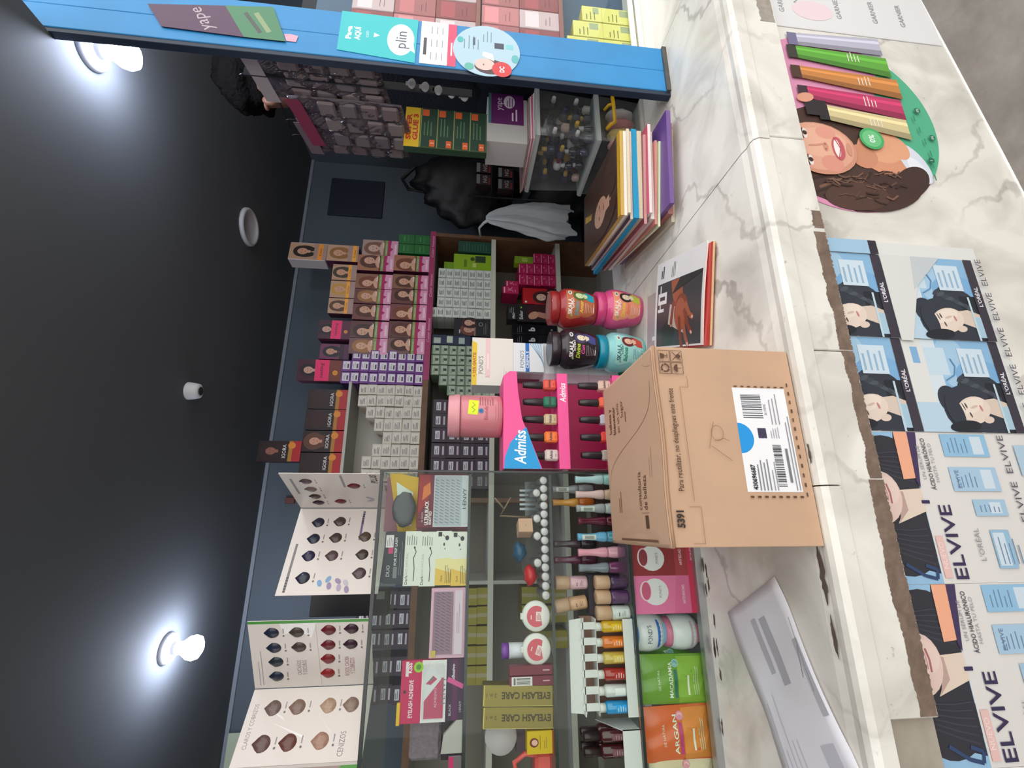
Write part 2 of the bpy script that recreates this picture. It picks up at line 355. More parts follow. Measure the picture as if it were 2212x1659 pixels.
for k in range(34):
    v = r.uniform(.70, .86); u = .792-math.sqrt(.213**2-(v-.79)**2)+.012+r.uniform(0, .06); p.line([(u, v), (u+r.uniform(-.008, .008), v-.012), (u+r.uniform(-.01, .012), v-.026)], r.uniform(.0015, .004), r.choice([(104, 76, 64), (56, 38, 34), (122, 90, 74), (88, 62, 54)]))
FS = (222, 166, 142)
def fel(cx_, cy_, rx_, ry_, c, ro=0, n=26):
    k, sn = math.cos(ro), math.sin(ro); p.poly([(cx_+rx_*math.cos(t)*k-ry_*math.sin(t)*sn, min(zc, cy_+rx_*math.cos(t)*sn+ry_*math.sin(t)*k)) for t in [2*PI*i/n for i in range(n)]], c)
fel(.708, .848, .064, .080, (206, 146, 122)); fel(.712, .850, .058, .076, FS); fel(.722, .846, .036, .060, (230, 178, 154)); fel(.672, .828, .020, .024, (218, 150, 132)); fel(.748, .828, .016, .022, (224, 156, 138))
for e, x in ((1, .742), (-1, .676)):
    fel(x, .874, .0125, .0052, (236, 226, 222)); fel(x+.001, .874, .0055, .005, (70, 44, 38)); p.line([(x-.013, .8785), (x, .8805), (x+.013, .8785)], .0022, (60, 40, 36)); p.line([(x-.016, .8885), (x, .8915), (x+.016, .8885)], .0035, (92, 64, 54))
p.line([(.712, .872), (.715, .852), (.719, .838)], .004, (208, 148, 124)); fel(.712, .835, .011, .0055, (210, 146, 124)); fel(.706, .8355, .0025, .0018, (150, 92, 80), 0, 8); fel(.718, .8355, .0025, .0018, (150, 92, 80), 0, 8)
fel(.710, .808, .029, .0135, (196, 92, 100)); fel(.710, .8105, .022, .0068, (242, 234, 230)); p.line([(.684, .812), (.710, .8035), (.737, .813)], .0022, (176, 76, 86)); fel(.710, .784, .016, .006, (206, 148, 124))
def tube_pic(x0, x1, w0, w1, z0, z1, c, cap):
    p.poly([(x0-w0/2, z0), (x0+w0/2, z0), (x1+w1/2, z1), (x1-w1/2, z1)], c)
    p.poly([(x1-w1/2, z1), (x1+w1/2, z1), (x1+w1/2, z1+.022), (x1-w1/2, z1+.022)], cap)
    d = tuple(int(v*.78) for v in c); p.poly([(x0-w0/2, z0), (x0-w0/5, z0), (x1-w1/5, z1), (x1-w1/2, z1)], d)
    l = tuple(min(255, int(v*1.18)) for v in c); p.poly([(x0+w0/6, z0), (x0+w0/3, z0), (x1+w1/3, z1), (x1+w1/6, z1)], l)
tube_pic(1.005, 1.0, .05, .036, .64, .84, (188, 186, 204), (120, 116, 150))
tube_pic(.945, .962, .056, .036, .635, .848, (98, 168, 66), (60, 60, 54))
tube_pic(.885, .905, .054, .034, .625, .85, (198, 132, 72), (80, 56, 46))
tube_pic(.828, .85, .054, .034, .632, .845, (190, 60, 104), (66, 46, 56))
tube_pic(.775, .80, .052, .04, .634, .81, (214, 198, 150), (44, 40, 42))
p.rect(.79, .812, .83, .86, (46, 42, 44)); p.ell(.835, .855, .012, .02, (220, 156, 132), .3)
for (x, z) in ((.965, .73), (.90, .72), (.842, .72), (.79, .72)): p.lines(x-.014, z, x+.014, 4, .008, (236, 232, 220), .0022, int(x*100))
p.ell(.742, .728, .027, .027, (72, 172, 104)); p.ell(.742, .728, .021, .021, (112, 196, 134)); p.text('0%', .742, .722, .012, (238, 246, 240), bold=.02)
for x, z, t in ((.83, .60, '0%'), (.76, .585, '0%'), (.70, .605, '1')): p.ell(x, z, .007, .007, (36, 110, 84)); p.text(t, x, z-.003, .006, (235, 245, 238))
for k in range(6): p.rect(.80-.03*k, .612-.004*k if k < 3 else .60+.004*(k-3), .815-.03*k, .615-.004*k if k < 3 else .603+.004*(k-3), (52, 140, 108))
on_front(p, st)
# pale strip of faded logos to the right of it
st2 = sheet('faded_poster', 'faded white poster with small brand names right of round sticker', 1.04, 1.30, .47, .8925, (226, 226, 228))
p = Print().rect(1.041, .475, 1.299, .8925, (226, 226, 228))
for i, z in enumerate((.85, .81, .71, .62, .55)): p.text('GARNIER', 1.12, z, .012, (150, 150, 156), bold=.02); p.text('GARNIER', 1.23, z-.02, .012, (190, 190, 196), bold=.02)
p.ell(1.10, .78, .03, .05, (236, 214, 222)); p.rect(1.15, .72, 1.17, .84, (206, 216, 226)); on_front(p, st2)
# sheet of repeated portrait tiles
TW, TH = .165, .19
def portrait_tile(p, ox, oz, ztop):
    def q(poly, c): p.poly([(ox+min(TW, max(0, a)), min(oz+max(.0, b2), ztop)) for a, b2 in poly], c)
    def el(cx_, cy_, rx_, ry_, c, ro=0, n=22):
        k, sn = math.cos(ro), math.sin(ro); q([(cx_+rx_*math.cos(t)*k-ry_*math.sin(t)*sn, cy_+rx_*math.cos(t)*sn+ry_*math.sin(t)*k) for t in [2*PI*i/n for i in range(n)]], c)
    def rc(a, b1, c1, d1, col):
        if oz+b1 < ztop: p.rect(ox+a, oz+b1, ox+c1, min(oz+d1, ztop), col)
    rc(0, 0, TW, TH, (212, 224, 232)); rc(0, .10, .05, TH, (186, 210, 228)); rc(.07, .018, TW, .125, (140, 184, 220)); el(.125, .10, .05, .03, (164, 200, 226)); el(.10, .05, .03, .05, (126, 174, 216)); rc(.10, .11, .15, .15, (198, 218, 232)); rc(.05, .152, .165, TH, (222, 222, 220)); rc(.12, .162, .15, .176, (130, 176, 214))
    HC, H2 = (52, 58, 68), (38, 42, 50)
    el(.040, .092, .043, .050, HC, .2); el(.070, .055, .034, .048, HC, -.5); rc(0, .017, .088, .05, H2); el(.018, .06, .02, .05, HC); el(.086, .075, .014, .03, HC, .3); el(.055, .125, .026, .022, HC, .3)
    for i in range(9): el(.062+.004*i, .03+.008*i, .010, .004, (76, 84, 94) if i % 2 else (62, 68, 78), .6+.2*i, 10)
    q([(.020, .018), (.034, .06), (.056, .066), (.060, .04), (.052, .018)], (216, 198, 184)); el(.038, .086, .023, .034, (228, 210, 196), .35); el(.046, .088, .012, .026, (234, 220, 206), .35); el(.022, .062, .006, .010, (222, 202, 188), .2)
    el(.046, .099, .0052, .0018, (88, 76, 74), .3, 10); el(.030, .094, .005, .0017, (88, 76, 74), .3, 10); el(.044, .104, .007, .0011, (78, 66, 64), .35, 10); el(.044, .084, .0022, .008, (210, 186, 170), .3, 10); el(.042, .071, .0058, .0022, (196, 132, 128), .3, 10)
    el(.036, .122, .030, .015, HC, .25); el(.010, .11, .010, .03, H2, .1)
    rc(.098, .035, .15, .085, (206, 222, 234))
    for i in range(4): rc(.104, .043+.011*i, .14-.006*(i % 2), .047+.011*i, (150, 182, 208))
    rc(.006, .018, .046, .030, (168, 198, 216)); rc(.0, .030, .086, .034, (192, 212, 224))
    p.line([(ox+.09, min(ztop, oz+.122)), (ox+.10, min(ztop, oz+.104)), (ox+.116, min(ztop, oz+.098)), (ox+.13, min(ztop, oz+.104))], .0022, (92, 140, 184))
    rc(0, 0, TW, .018, (62, 56, 68)); p.text("L'ORÉAL", ox+.088, oz+.0055, .0075, (232, 232, 238), bold=.02)
s3 = sheet('portrait_poster', 'torn sheet of repeated dark-haired portraits in blue rectangles', .140, .500, .57, .8925, (224, 224, 222))
p = Print()
for ox in (.140, .305, .470-.0):
    if ox < .46: portrait_tile(p, ox, .783, .8925); portrait_tile(p, ox, .592, .782)
    else:
        p.rect(.470, .783, .4985, .80, (52, 46, 58)); p.poly([(.470, .80), (.4985, .80), (.4985, .88), (.47, .8925)], (160, 196, 222))
p.poly([(.30, .76), (.47, .70), (.47, .783), (.30, .783)], (218, 218, 216)); p.poly([(.44, .69), (.47, .66), (.47, .72), (.40, .73)], (196, 202, 206))
for i, x in enumerate((.475, .405, .335, .265, .195)): p.text('ELVIVE', x-.03, .572, .0125, (90, 84, 98), wd=.055)
on_front(p, s3)
def elvive_sheet(x0, label):
    s = sheet('banner_poster', label, x0, x0+.229, .46, .8925, (222, 219, 216)); p = Print(); a = x0+.09
    def q(poly, c): p.poly([(a+u, min(z, .8925)) for u, z in poly], c)
    def rc(u0, z0, u1, z1, c): p.rect(a+u0, z0, a+u1, min(z1, .8925), c)
    rc(-.09, .815, .139, .8925, (150, 190, 222))
    def el(cx_, cy_, rx_, ry_, c, ro=0, n=22):
        k, sn = math.cos(ro), math.sin(ro); q([(cx_+rx_*math.cos(t)*k-ry_*math.sin(t)*sn, max(.8155, cy_+rx_*math.cos(t)*sn+ry_*math.sin(t)*k)) for t in [2*PI*i/n for i in range(n)]], c)
    HC, H2 = (52, 52, 60), (64, 64, 74)
    el(.085, .862, .048, .052, HC, -.3); q([(.139, .84), (.139, .816), (.045, .816), (.05, .86)], HC); el(-.035, .86, .044, .05, HC, .3); q([(-.076, .816), (.018, .816), (.0, .87), (-.06, .88)], HC)
    for i in range(6): p.line([(a+.06+.009*i, .822), (a+.066+.008*i, .85), (a+.078+.005*i, .884)], .0022, H2); p.line([(a-.062+.010*i, .822), (a-.054+.008*i, .85), (a-.042+.006*i, .884)], .0022, H2)
    q([(.046, .862), (.049, .8158), (.014, .8158), (-.004, .868), (.012, .858)], (224, 206, 190)); q([(.046, .862), (.044, .848), (.016, .846), (-.003, .866), (.012, .86)], (188, 160, 150))
    el(.036, .886, .040, .034, (224, 198, 188), -.2); el(.046, .88, .022, .026, (230, 206, 196), -.2); p.line([(a+.056, .8745), (a+.042, .871), (a+.026, .8715)], .0032, (170, 108, 108)); p.line([(a+.052, .8775), (a+.04, .8755), (a+.03, .876)], .0016, (196, 142, 138))
    p.line([(a-.062, .872), (a-.078, .845), (a-.083, .825), (a-.07, .822), (a-.064, .84)], .005, (52, 72, 110))
    q([(.139, .8405), (.139, .816), (.065, .820), (.063, .8415)], (238, 172, 140)); q([(.139, .816), (.139, .80), (.05, .815), (.06, .82)], (70, 56, 92))
    p.text('UN SÉRUM DE', a+.09, .800, .006, (150, 146, 150)); p.text('ÁCIDO HIALURÓNICO', a+.088, .7875, .0075, (70, 66, 76), wd=.082, bold=.01); p.text('HASTA TU PELO', a+.09, .778, .006, (160, 156, 160))
    rc(.026, .806, .031, .820, (56, 48, 88)); rc(-.082, .799, -.022, .812, (228, 190, 186)); p.text('NUEVO', a-.05, .802, .008, (240, 220, 216))
    p.text('ELVIVE', a-.03, .7725, .021, (58, 50, 84), wd=.108, bold=.012)
    for (u0, z0, u1, z1, c) in ((.10, .673, .137, .757, (146, 190, 222)), (.045, .671, .083, .757, (168, 198, 222)), (.007, .672, .032, .73, (164, 196, 220)), (-.07, .682, -.014, .715, (150, 188, 214))):
        rc(u0, z0, u1, z1, c); rc(u0+.004, z0+.01, u1-.004, z0+.03, (206, 220, 232)); p.lines(a+u0+.006, z1-.01, a+u1-.006, 5, .008, (110, 140, 170), .002, int(u0*500)+9)
    p.text("L'ORÉAL", a-.035, .735, .009, (150, 146, 152)); p.text('ELVIVE', a+.064, .742, .007, (110, 130, 160))
    for k in range(3): p.text('ELVIVE', a+.105-.076*k, .640, .012, (96, 92, 104), wd=.062)
    for k in range(3): p.text('ELVIVE', a+.09-.076*k, .56, .012, (120, 116, 126), wd=.062); p.rect(a-.08+.075*k, .585, a-.03+.075*k, .625, (176, 202, 222))
    on_front(p, s)
elvive_sheet(-.0905, 'shampoo banner sheet with large lettering beside the portrait sheet')
elvive_sheet(-.320, 'shampoo banner sheet with large lettering at far left of counter front')
elvive_sheet(-.5495, 'shampoo banner sheet half outside the left edge')

# ================================================================== glass showcase on the counter
ALU = mat('brushed aluminium', (176, 178, 178), .35, .8); EDGE = mat('dark glass edge', (40, 46, 46), .2)
CX0, CX1, CY0, CY1, CZ0, CZ1 = -.64, .108, 1.03, 1.38, 1.0, 1.708
case = empty('glass_showcase', ((CX0+CX1)/2, (CY0+CY1)/2, 1.0), 0, 'tall glass showcase of make-up standing on the left of counter', 'showcase')
def casepart(name, mb, m): return off(mk(name, mb, m, case), case)
casepart('base_rail', MB().box(CX0, CX1, CY0-.004, CY0+.016, .9995, 1.016, .001), ALU)
casepart('base_board', MB().box(CX0, CX1, CY0+.016, CY1, 1.0, 1.004), mat('grey board', (120, 118, 116), .6))
casepart('front_pane', MB().box(CX0, CX1, CY0, CY0+.004, 1.016, CZ1), GLASS)
casepart('side_pane', MB().box(CX1-.004, CX1, CY0+.005, CY1, 1.005, CZ1-.006), GLASS)
casepart('top_pane', MB().box(CX0, CX1, CY0, CY1, CZ1-.005, CZ1), GLASS)
casepart('top_edge', MB().box(CX0, CX1+.001, CY0-.003, CY0+.003, CZ1-.006, CZ1+.001), EDGE)
casepart('corner_edge', MB().box(CX1-.003, CX1+.001, CY0-.002, CY0+.003, 1.0, CZ1), EDGE)
SH = (1.518, 1.338, 1.162)
for z in SH:
    casepart('glass_shelf', MB().box(CX0+.005, CX1-.006, CY0+.010, CY1-.005, z-.005, z), GLASS)
    casepart('shelf_edge', MB().box(CX0+.005, CX1-.006, CY0+.005, CY0+.0095, z-.006, z), EDGE)
YF = 1.046       # front of the goods behind the pane
# ---- top shelf
SILVER = mat('silver card', (186, 190, 196), .35, .3); MAROON = mat('maroon card', (110, 32, 52), .5)
def lashpack(wd, h, base, header, txt, lash):
    p = Print().rect(-wd/2, 0, wd/2, h, base)
    return p
p = Print().rect(-.056, .001, .056, .108, (108, 30, 52))
p.poly([(-.03, .108), (.056, .108), (.056, .085), (.02, .083), (0, .088)], (150, 30, 34)).poly([(.0, .1), (.03, .098), (.04, .084), (.015, .082)], (206, 110, 50))
p.rect(-.055, .0, .055, .075, (182, 188, 196)); p.rect(-.055, 0, .055, .014, (206, 210, 214))
for i in range(5):
    for k in range(15):
        x = -.048+.0064*k; z = .018+.0115*i; p.poly([(x, z), (x+.0008, z), (x+.0045, z+.0085), (x+.0035, z+.0088), (x+.0015, z+.004)], (70, 74, 84))
p.text('I·ENVY', .005, .004, .008, (50, 50, 58), al='c', wd=.044); p.text('ULTRA BLACK', -.026, .0855, .0075, (236, 228, 228), wd=.05, bold=.03); p.text('KNOTTED', -.036, .0785, .0055, (236, 228, 228), wd=.028, bold=.03); p.text('30 DAYS', -.035, .096, .004, (210, 190, 190))
pk = carton('lash_pack', 'maroon and silver eyelash cluster pack at right end of top shelf', 'eyelash pack', -.012, .102, SH[0], SH[0]+.110, YF, .010, MAROON, p.mesh('p'))
mk('blister', MB().box(-.052, .052, -.006, -.0008, .002, .072, .003), CELLO, pk)
# yellow and white folded card with a dark pouch above it
q = tag(mk('folded_card', MB().prism([(-.060, 0), (.055, .0), (.064, .045), (.062, .066), (-.066, .040)], 0, .004), mat('yellow card', (208, 166, 52), .6), None, (.042, YF+.03, SH[0]+.111)), 'yellow and white folded card behind the maroon lash pack', 'card')
ob('printed_front', Print().poly([(-.05, .012), (.022, .012), (.045, .05), (-.045, .04)], (214, 222, 214)).mesh('p'), q, (0, -.0004, 0), FRONT)
casepart('card_ledge', MB().box(-.03, .1, YF+.028, YF+.036, SH[0], SH[0]+.111), mat('mauve paper', (150, 104, 116), .7))
tag(mk('dark_pouch', MB().ball((0, 0, 0), (.043, .006, .026), 20, 10, lambda d: 1-.25*max(0, d.x)+.05*math.sin(9*d.z)), mat('charcoal pouch', (78, 78, 84), .35, bump=.2, scale=80), None, (.032, YF+.006, SH[0]+.1375)), 'charcoal oval pouch on top of the maroon lash pack', 'pouch')
tag(mk('mauve_sheet', MB().box(-.02, .1, 0, .0015, 0, .185), mat('mauve paper', (150, 104, 116), .7), None, (0, YF+.05, SH[0]), (0, 0, 0)), 'mauve paper sheet behind the yellow folded card', 'paper')
# strip lash adhesive card and four liner boxes stacked flat
def liner(y, dark):
    p = Print().rect(-.054, 0, .054, .033, (222, 222, 214))
    if dark:
        p.text('Dark', -.051, .0245, .006, (40, 40, 44), al='l', bold=.01); p.text('AND NATURAL', -.034, .025, .0045, (170, 170, 166), al='l')
        p.line([(-.045, .012), (-.02, .0115), (0, .014), (.012, .009), (.02, .012)], .0016, (60, 58, 58)); p.ell(.021, .0125, .0025, .0018, (40, 40, 40)); p.lines(.026, .029, .053, 5, .0048, (90, 90, 92), .0012, 4)
    else:
        p.poly([(-.054, 0), (-.03, 0), (-.02, .033), (-.054, .033)], (226, 184, 82)); p.poly([(-.03, 0), (0, 0), (-.002, .033), (-.02, .033)], (232, 216, 156))
        p.ell(.04, .010, .005, .0042, (50, 50, 56)); p.rect(.043, .021, .052, .029, (50, 48, 50)); p.line([(.04, .012), (.047, .02)], .001, (60, 60, 60)); p.ell(.027, .016, .0034, .0018, (60, 60, 64)); p.ell(.018, .014, .0014, .0012, (60, 60, 64))
        p.lines(-.05, .012, -.012, 4, .0034, (90, 84, 60), .001, 6); p.text('Dark', -.046, .018, .004, (90, 70, 40), al='l')
    return p.mesh('p')
dk, yl = liner(0, True), liner(0, False)
LW = mat('white carton', (224, 224, 218), .5)
for i, (pm, lb) in enumerate(((yl, 'yellow-ended liner box, lowest of four stacked flat on top shelf'), (yl, 'yellow-ended liner box, second from bottom of four stacked flat'), (dk, 'white liner box with wavy stroke, third up of four stacked flat'), (dk, 'white liner box with wavy stroke, topmost of four stacked flat'))):
    carton('liner_box', lb, 'box', -.128+.0015*(i % 2), -.020+.0015*(i % 2), SH[0]+.0326*i, SH[0]+.0326*i+.032, YF, .03, LW, pm, 'four eyeliner boxes on the top glass shelf')
p = Print().rect(-.051, 0, .051, .042, (46, 46, 56)); p.text('FOR STRIP LASH', .012, .016, .0052, (210, 210, 216), bold=.02, wd=.055); p.rect(-.04, .014, -.018, .022, (120, 120, 126)); p.text('DUO', -.026, .029, .007, (200, 200, 206)); p.lines(-.035, .010, .035, 2, .004, (130, 130, 136), .0008)
p.rect(.02, .024, .045, .04, (222, 214, 218)); p.lines(.023, .037, .042, 4, .0035, (120, 110, 120), .001); p.rect(.008, .024, .02, .034, (190, 60, 110))
carton('adhesive_box', 'dark lash adhesive box with white label atop the white liner boxes', 'box', -.122, -.020, SH[0]+.1306, SH[0]+.172, YF, .02, mat('dark slate card', (46, 46, 56), .45), p.mesh('p'))
# pink lash tray pack
PK = mat('pale pink card', (222, 176, 196), .5)
p = Print().rect(-.064, .002, .064, .07, (214, 168, 190)); p.rect(-.058, .006, .060, .022, (232, 208, 220)); p.rect(-.058, .025, .058, .065, (150, 108, 130)); p.lines(-.02, .017, .04, 2, .004, (170, 130, 150), .001)
for i in range(3):
    for k in range(19):
        x = -.052+.0058*k; z = .030+.011*i; p.poly([(x, z), (x+.0007, z), (x+.0042, z+.008), (x+.0033, z+.0084)], (58, 44, 58))
p.rect(-.062, .058, -.05, .068, (210, 180, 70))
pk = carton('lash_pack', 'pale pink lash tray pack in the middle of the top shelf', 'eyelash pack', -.262, -.132, SH[0], SH[0]+.071, YF, .012, PK, p.mesh('p'))
mk('blister', MB().box(-.06, .06, -.007, -.001, .003, .067, .003), CELLO, pk)
# dark purple adhesive card with pink card on top of it
p = Print().rect(-.0535, 0, .0535, .034, (60, 30, 62)); p.rect(-.0535, .012, .0535, .022, (88, 28, 78)); p.text('Adhesivo', .028, .018, .006, (226, 216, 226), bold=.02); p.text('BLACK', -.035, .024, .0045, (210, 200, 212)); p.poly([(.0, .002), (.008, .0), (.022, .03), (.014, .034)], (216, 84, 150)); p.text('I·ENVY', -.03, .004, .0045, (200, 190, 200))
carton('adhesive_box', 'dark purple lash adhesive box under the magenta pack', 'box', -.371, -.264, SH[0], SH[0]+.034, YF+.004, .02, mat('dark purple card', (62, 32, 64), .4), p.mesh('p'))
p = Print().rect(-.0535, 0, .0535, .088, (196, 32, 88)); p.rect(-.0535, .0, .0535, .048, (226, 222, 222)); p.rect(-.047, .005, .022, .042, (200, 38, 92)); p.poly([(-.02, .0445), (.022, .0445), (.04, .034), (.052, .030), (.052, .024), (.03, .02), (.022, .008)], (230, 228, 228)); p.poly([(.012, .040), (.026, .026), (.02, .018), (.01, .03)], (196, 34, 84)); p.poly([(.016, .036), (.024, .028), (.02, .022)], (120, 120, 126))
p.text('I·ENVY', .0, .001, .0095, (120, 110, 116), wd=.046); p.text('EYELASH ADHESIVE', -.012, .064, .0075, (240, 226, 232), wd=.064, bold=.02); p.text('KISS', .041, .068, .0075, (240, 226, 232), wd=.018, bold=.03); p.rect(.026, .074, .052, .080, (226, 206, 214)); p.ell(.042, .055, .0095, .0095, (150, 196, 50)); p.ell(.042, .055, .005, .005, (80, 140, 50)); p.rect(.0, .050, .052, .060, (120, 34, 60)) if False else None
p.text('ADHESIVO', -.012, .018, .005, (236, 200, 214)); p.ell(.0, .080, .003, .003, (80, 40, 56))
pk = carton('lash_adhesive_pack', 'magenta hanging eyelash adhesive pack with tube', 'adhesive pack', -.371, -.264, SH[0]+.0345, SH[0]+.1225, YF, .010, mat('magenta card', (196, 32, 88), .45), p.mesh('p'))
mk('blister', MB().box(-.048, .048, -.008, -.001, .003, .046, .004), CELLO, pk)
mk('yellow_clip', MB().box(-.056, -.018, -.003, .004, .0865, .0935, .001), mat('yellow clip', (226, 178, 30), .5), pk)
# things at the far left of the top shelf
tag(mk('folded_cloth', MB().box(-.036, .036, 0, .05, 0, .062, .006), mat('lilac terry cloth', (146, 130, 140), .95, var=.3, scale=120, bump=.6), None, (-.41, YF+.03, SH[0]+.041)), 'lilac terry cloth left of the magenta adhesive pack', 'cloth')
o = tag(mk('cardboard_wedge', MB().prism([(-.024, 0), (.03, 0), (.03, .012), (.006, .036), (-.024, .040)], 0, .01), mat('grey white card', (186, 180, 176), .7), None, (-.40, YF+.002, SH[0]+.0005)), 'cut grey-white card at left end of top shelf', 'card')
carton('small_box', 'small magenta and grey box at left end of top shelf', 'box', -.462, -.428, SH[0], SH[0]+.026, YF+.001, .03, mat('plum grey card', (120, 104, 112), .5), Print().rect(-.016, .016, .016, .025, (206, 40, 104)).mesh('p'))
carton('cloth_support', 'dark box under the lilac terry cloth', 'box', -.446, -.376, SH[0], SH[0]+.0405, YF+.03, .05, mat('dark plum card', (52, 40, 52), .6))
# ---- middle shelf: a row of tubes lying end-on, compacts, boxes
TB = mat('smoky tube', (120, 108, 110), .25); TE = mat('pale tube end', (206, 200, 202), .35); TS = mat('silver tube rim', (150, 146, 150), .25, .6)
def liptube(label, x, y, z, rz=0, rx=0, k=1.0):
    o = ob('lip_gloss_tube', None, None, (x, y, z), (rx, 0, rz)); o.empty_display_size = .01; tag(o, label, 'tube', 'tubes lying end-on on the middle glass shelf')
    if 'tb' not in _PC:
        _PC['tb'] = MB().lathe([(.0085, .002), (.009, .006), (.009, .05), (.0065, .052), (.0065, .085)], 14, RX(-PI/2)).mesh('barrel', TB)
        _PC['te'] = MB().lathe([(.0072, 0), (.0078, .0008), (.0078, .003)], 14, RX(-PI/2)).mesh('end_cap', TE)
        _PC['tr'] = MB().lathe([(.0092, .0006), (.0094, .0012), (.0094, .004), (.009, .005)], 14, RX(-PI/2)).mesh('rim', TS)
    ob('barrel', _PC['tb'], o); ob('end_cap', _PC['te'], o, (0, -.0006, 0)); ob('rim', _PC['tr'], o); return o
for k in range(14):
    liptube('pale-ended tube lying end-on, %s from right in the bottom row' % ORD[k], .090-.0185*k, YF, SH[1]+.0095+.0002)
for k, (i, nm) in enumerate(((1, 'over the gap near the right end'), (4, 'between fifth and sixth bottom tubes'), (6, 'over the middle of the row'), (9, 'left of the tan box'))):
    liptube('pale-ended tube resting on the bottom row, %s' % nm, .090-.0185*(i+.5), YF+.002, SH[1]+.0258)
tr = tag(mk('clear_tray', MB().box(-.04, .04, 0, .05, 0, .003).box(-.04, .04, 0, .0015, 0, .04).box(-.04, -.0385, 0, .05, 0, .04).box(.0385, .04, 0, .05, 0, .04), PLAST, None, (.054, YF+.09, SH[1])), 'clear plastic tray of silver sticks behind the tube row', 'tray')
for k in range(5): mk('silver_stick', MB().box(-.003, .003, 0, .004, .004, .052, .0008), SILVER, tr, (-.024+.011*k, .01, 0))
tb = carton('tan_box', 'small tan square box standing tilted over the tubes', 'box', -.022, .009, SH[1]+.0352, SH[1]+.067, YF+.004, .04, mat('tan carton', (200, 158, 132), .55), Print().ell(0, .016, .0014, .0014, (170, 126, 104)).mesh('p'), rz=.35)
for i, (x, c, nm) in enumerate(((-.066, (24, 78, 110), 'blue'), (-.115, (198, 26, 34), 'red'))):
    o = tag(mk('wrapped_pencil_pack', MB().ball((0, 0, 0), (.022, .02, .015), 14, 8, lambda d: 1+.12*math.sin(7*d.x+5*d.z)), mat(nm+' wrap', c, .3), None, (x, YF+.045, SH[1]+.036 if nm == 'red' else SH[1]+.06)), '%s shiny wrapped bundle behind the tube row' % nm, 'bundle')
o = tag(mk('pencil_bundle_bag', MB().ball((0, 0, 0), (.05, .022, .022), 18, 10, lambda d: 1+.1*math.sin(11*d.x)*math.cos(9*d.z)), CELLO, None, (-.088, YF+.115, SH[1]+.0245)), 'clear crumpled bag behind the tube row', 'bag')
tag(mk('wooden_tongs', MB().tube([(-.012, 0, .08), (.018, 0, .062)], .0022, 6).tube([(-.012, 0, .08), (.016, .004, .105)], .0022, 6).tube([(-.012, 0, .08), (-.03, 0, .092), (-.034, 0, 0)], .0024, 6), mat('pale wood', (176, 148, 118), .6), None, (.045, YF+.2, SH[1])), 'pale wooden stick tongs standing behind the tray', 'tongs')
def compact(label, x, tilt):
    o = empty('compact', (x, YF+.012, SH[1]), 0, label, 'compact', 'round white compacts')
    M = T(0, 0, .0305)@RX(PI/2-.04)
    mk('case', MB().lathe([(.024, -.009), (.0295, -.006), (.0302, 0), (.0295, .004), (.026, .0062), (.0, .0064)], 32, M), mat('white compact plastic', (226, 222, 218), .3), o)
    p = Print().ell(0, 0, .0205, .0205, (214, 92, 106), n=28); p.rect(-.009, -.010, .009, .001, (238, 216, 212)); p.lines(-.007, -.001, .007, 4, .0024, (206, 110, 116), .0012); p.lines(-.006, .012, .006, 1, .003, (240, 220, 220), .002)
    ob('printed_label', p.mesh('p'), o, (0, -.0067, .0305), (PI/2, 0, 0)); o.children[1].rotation_euler = (PI/2, tilt, 0)
    mk('hinge_tab', MB().box(-.006, .006, -.004, .003, .058, .064, .001), mat('white compact plastic'), o)
    return o
compact('round white compact with pink label, right one of the pair', -.191, .05); compact('round white compact with pink label, left one of the pair', -.2535, .35)
tb = empty('cream_tube', (-.264, YF+.05, SH[1]), 0, 'white tube with purple cap behind the left compact', 'tube')
mk('body', MB().lathe([(.010, .018), (.014, .02), (.0155, .055), (.0155, .085)], 18), mat('white tube plastic', (224, 222, 232), .35), tb)
mk('cap', MB().lathe([(.011, 0), (.0115, .002), (.0115, .018)], 18), mat('purple plastic', (126, 66, 166), .35), tb)
mk('end_cap', MB().lathe([(.0155, .085), (.0155, .098), (.013, .1)], 18), mat('purple plastic'), tb)
for i, (x0, x1, lb) in enumerate(((-.2975, -.281, 'maroon lipstick box next to the left compact'), (-.317, -.299, 'maroon lipstick box with white sticker, beside the gold boxes'))):
    p = Print().rect(-.008, 0, .008, .088, (120, 44, 58)); p.rect(-.001, .006, .001, .02, (210, 170, 176))
    if i: p.rect(-.0078, .042, .0078, .084, (224, 220, 216)); p.barcode(-.006, .046, .006, .074, n=10); p.rect(-.006, .076, .006, .08, (120, 110, 110))
    carton('lipstick_box', lb, 'box', x0, x1, SH[1], SH[1]+.089, YF, .018, mat('maroon lip card', (116, 42, 56), .4), p.mesh('p'), 'maroon lipstick boxes')
GOLD = mat('gold foil card', (142, 126, 66), .32, .55)
for i, (x0, x1, lb) in enumerate(((-.3545, -.318, 'gold eyelash care box, right one of two standing upright'), (-.3925, -.356, 'gold eyelash care box, left one of two standing upright'))):
    p = Print(); p.rect(-.018, .0, -.0172, .14, (214, 196, 110)); p.rect(-.018, .1385, .018, .14, (214, 196, 110)); p.text('EYELASH CARE', .006, .055, .0115, (70, 58, 34), rot=PI/2, wd=.098, bold=.03); p.text('2 in 1', .004, .124, .007, (70, 58, 34), rot=PI/2)
    o = carton('eyelash_care_box', lb, 'box', x0, x1, SH[1], SH[1]+.142, YF, .03, GOLD, p.mesh('p'), 'gold eyelash care boxes', 0, 'printed_front')
    o.rotation_euler = (0, .035, 0); o.location.x += .001
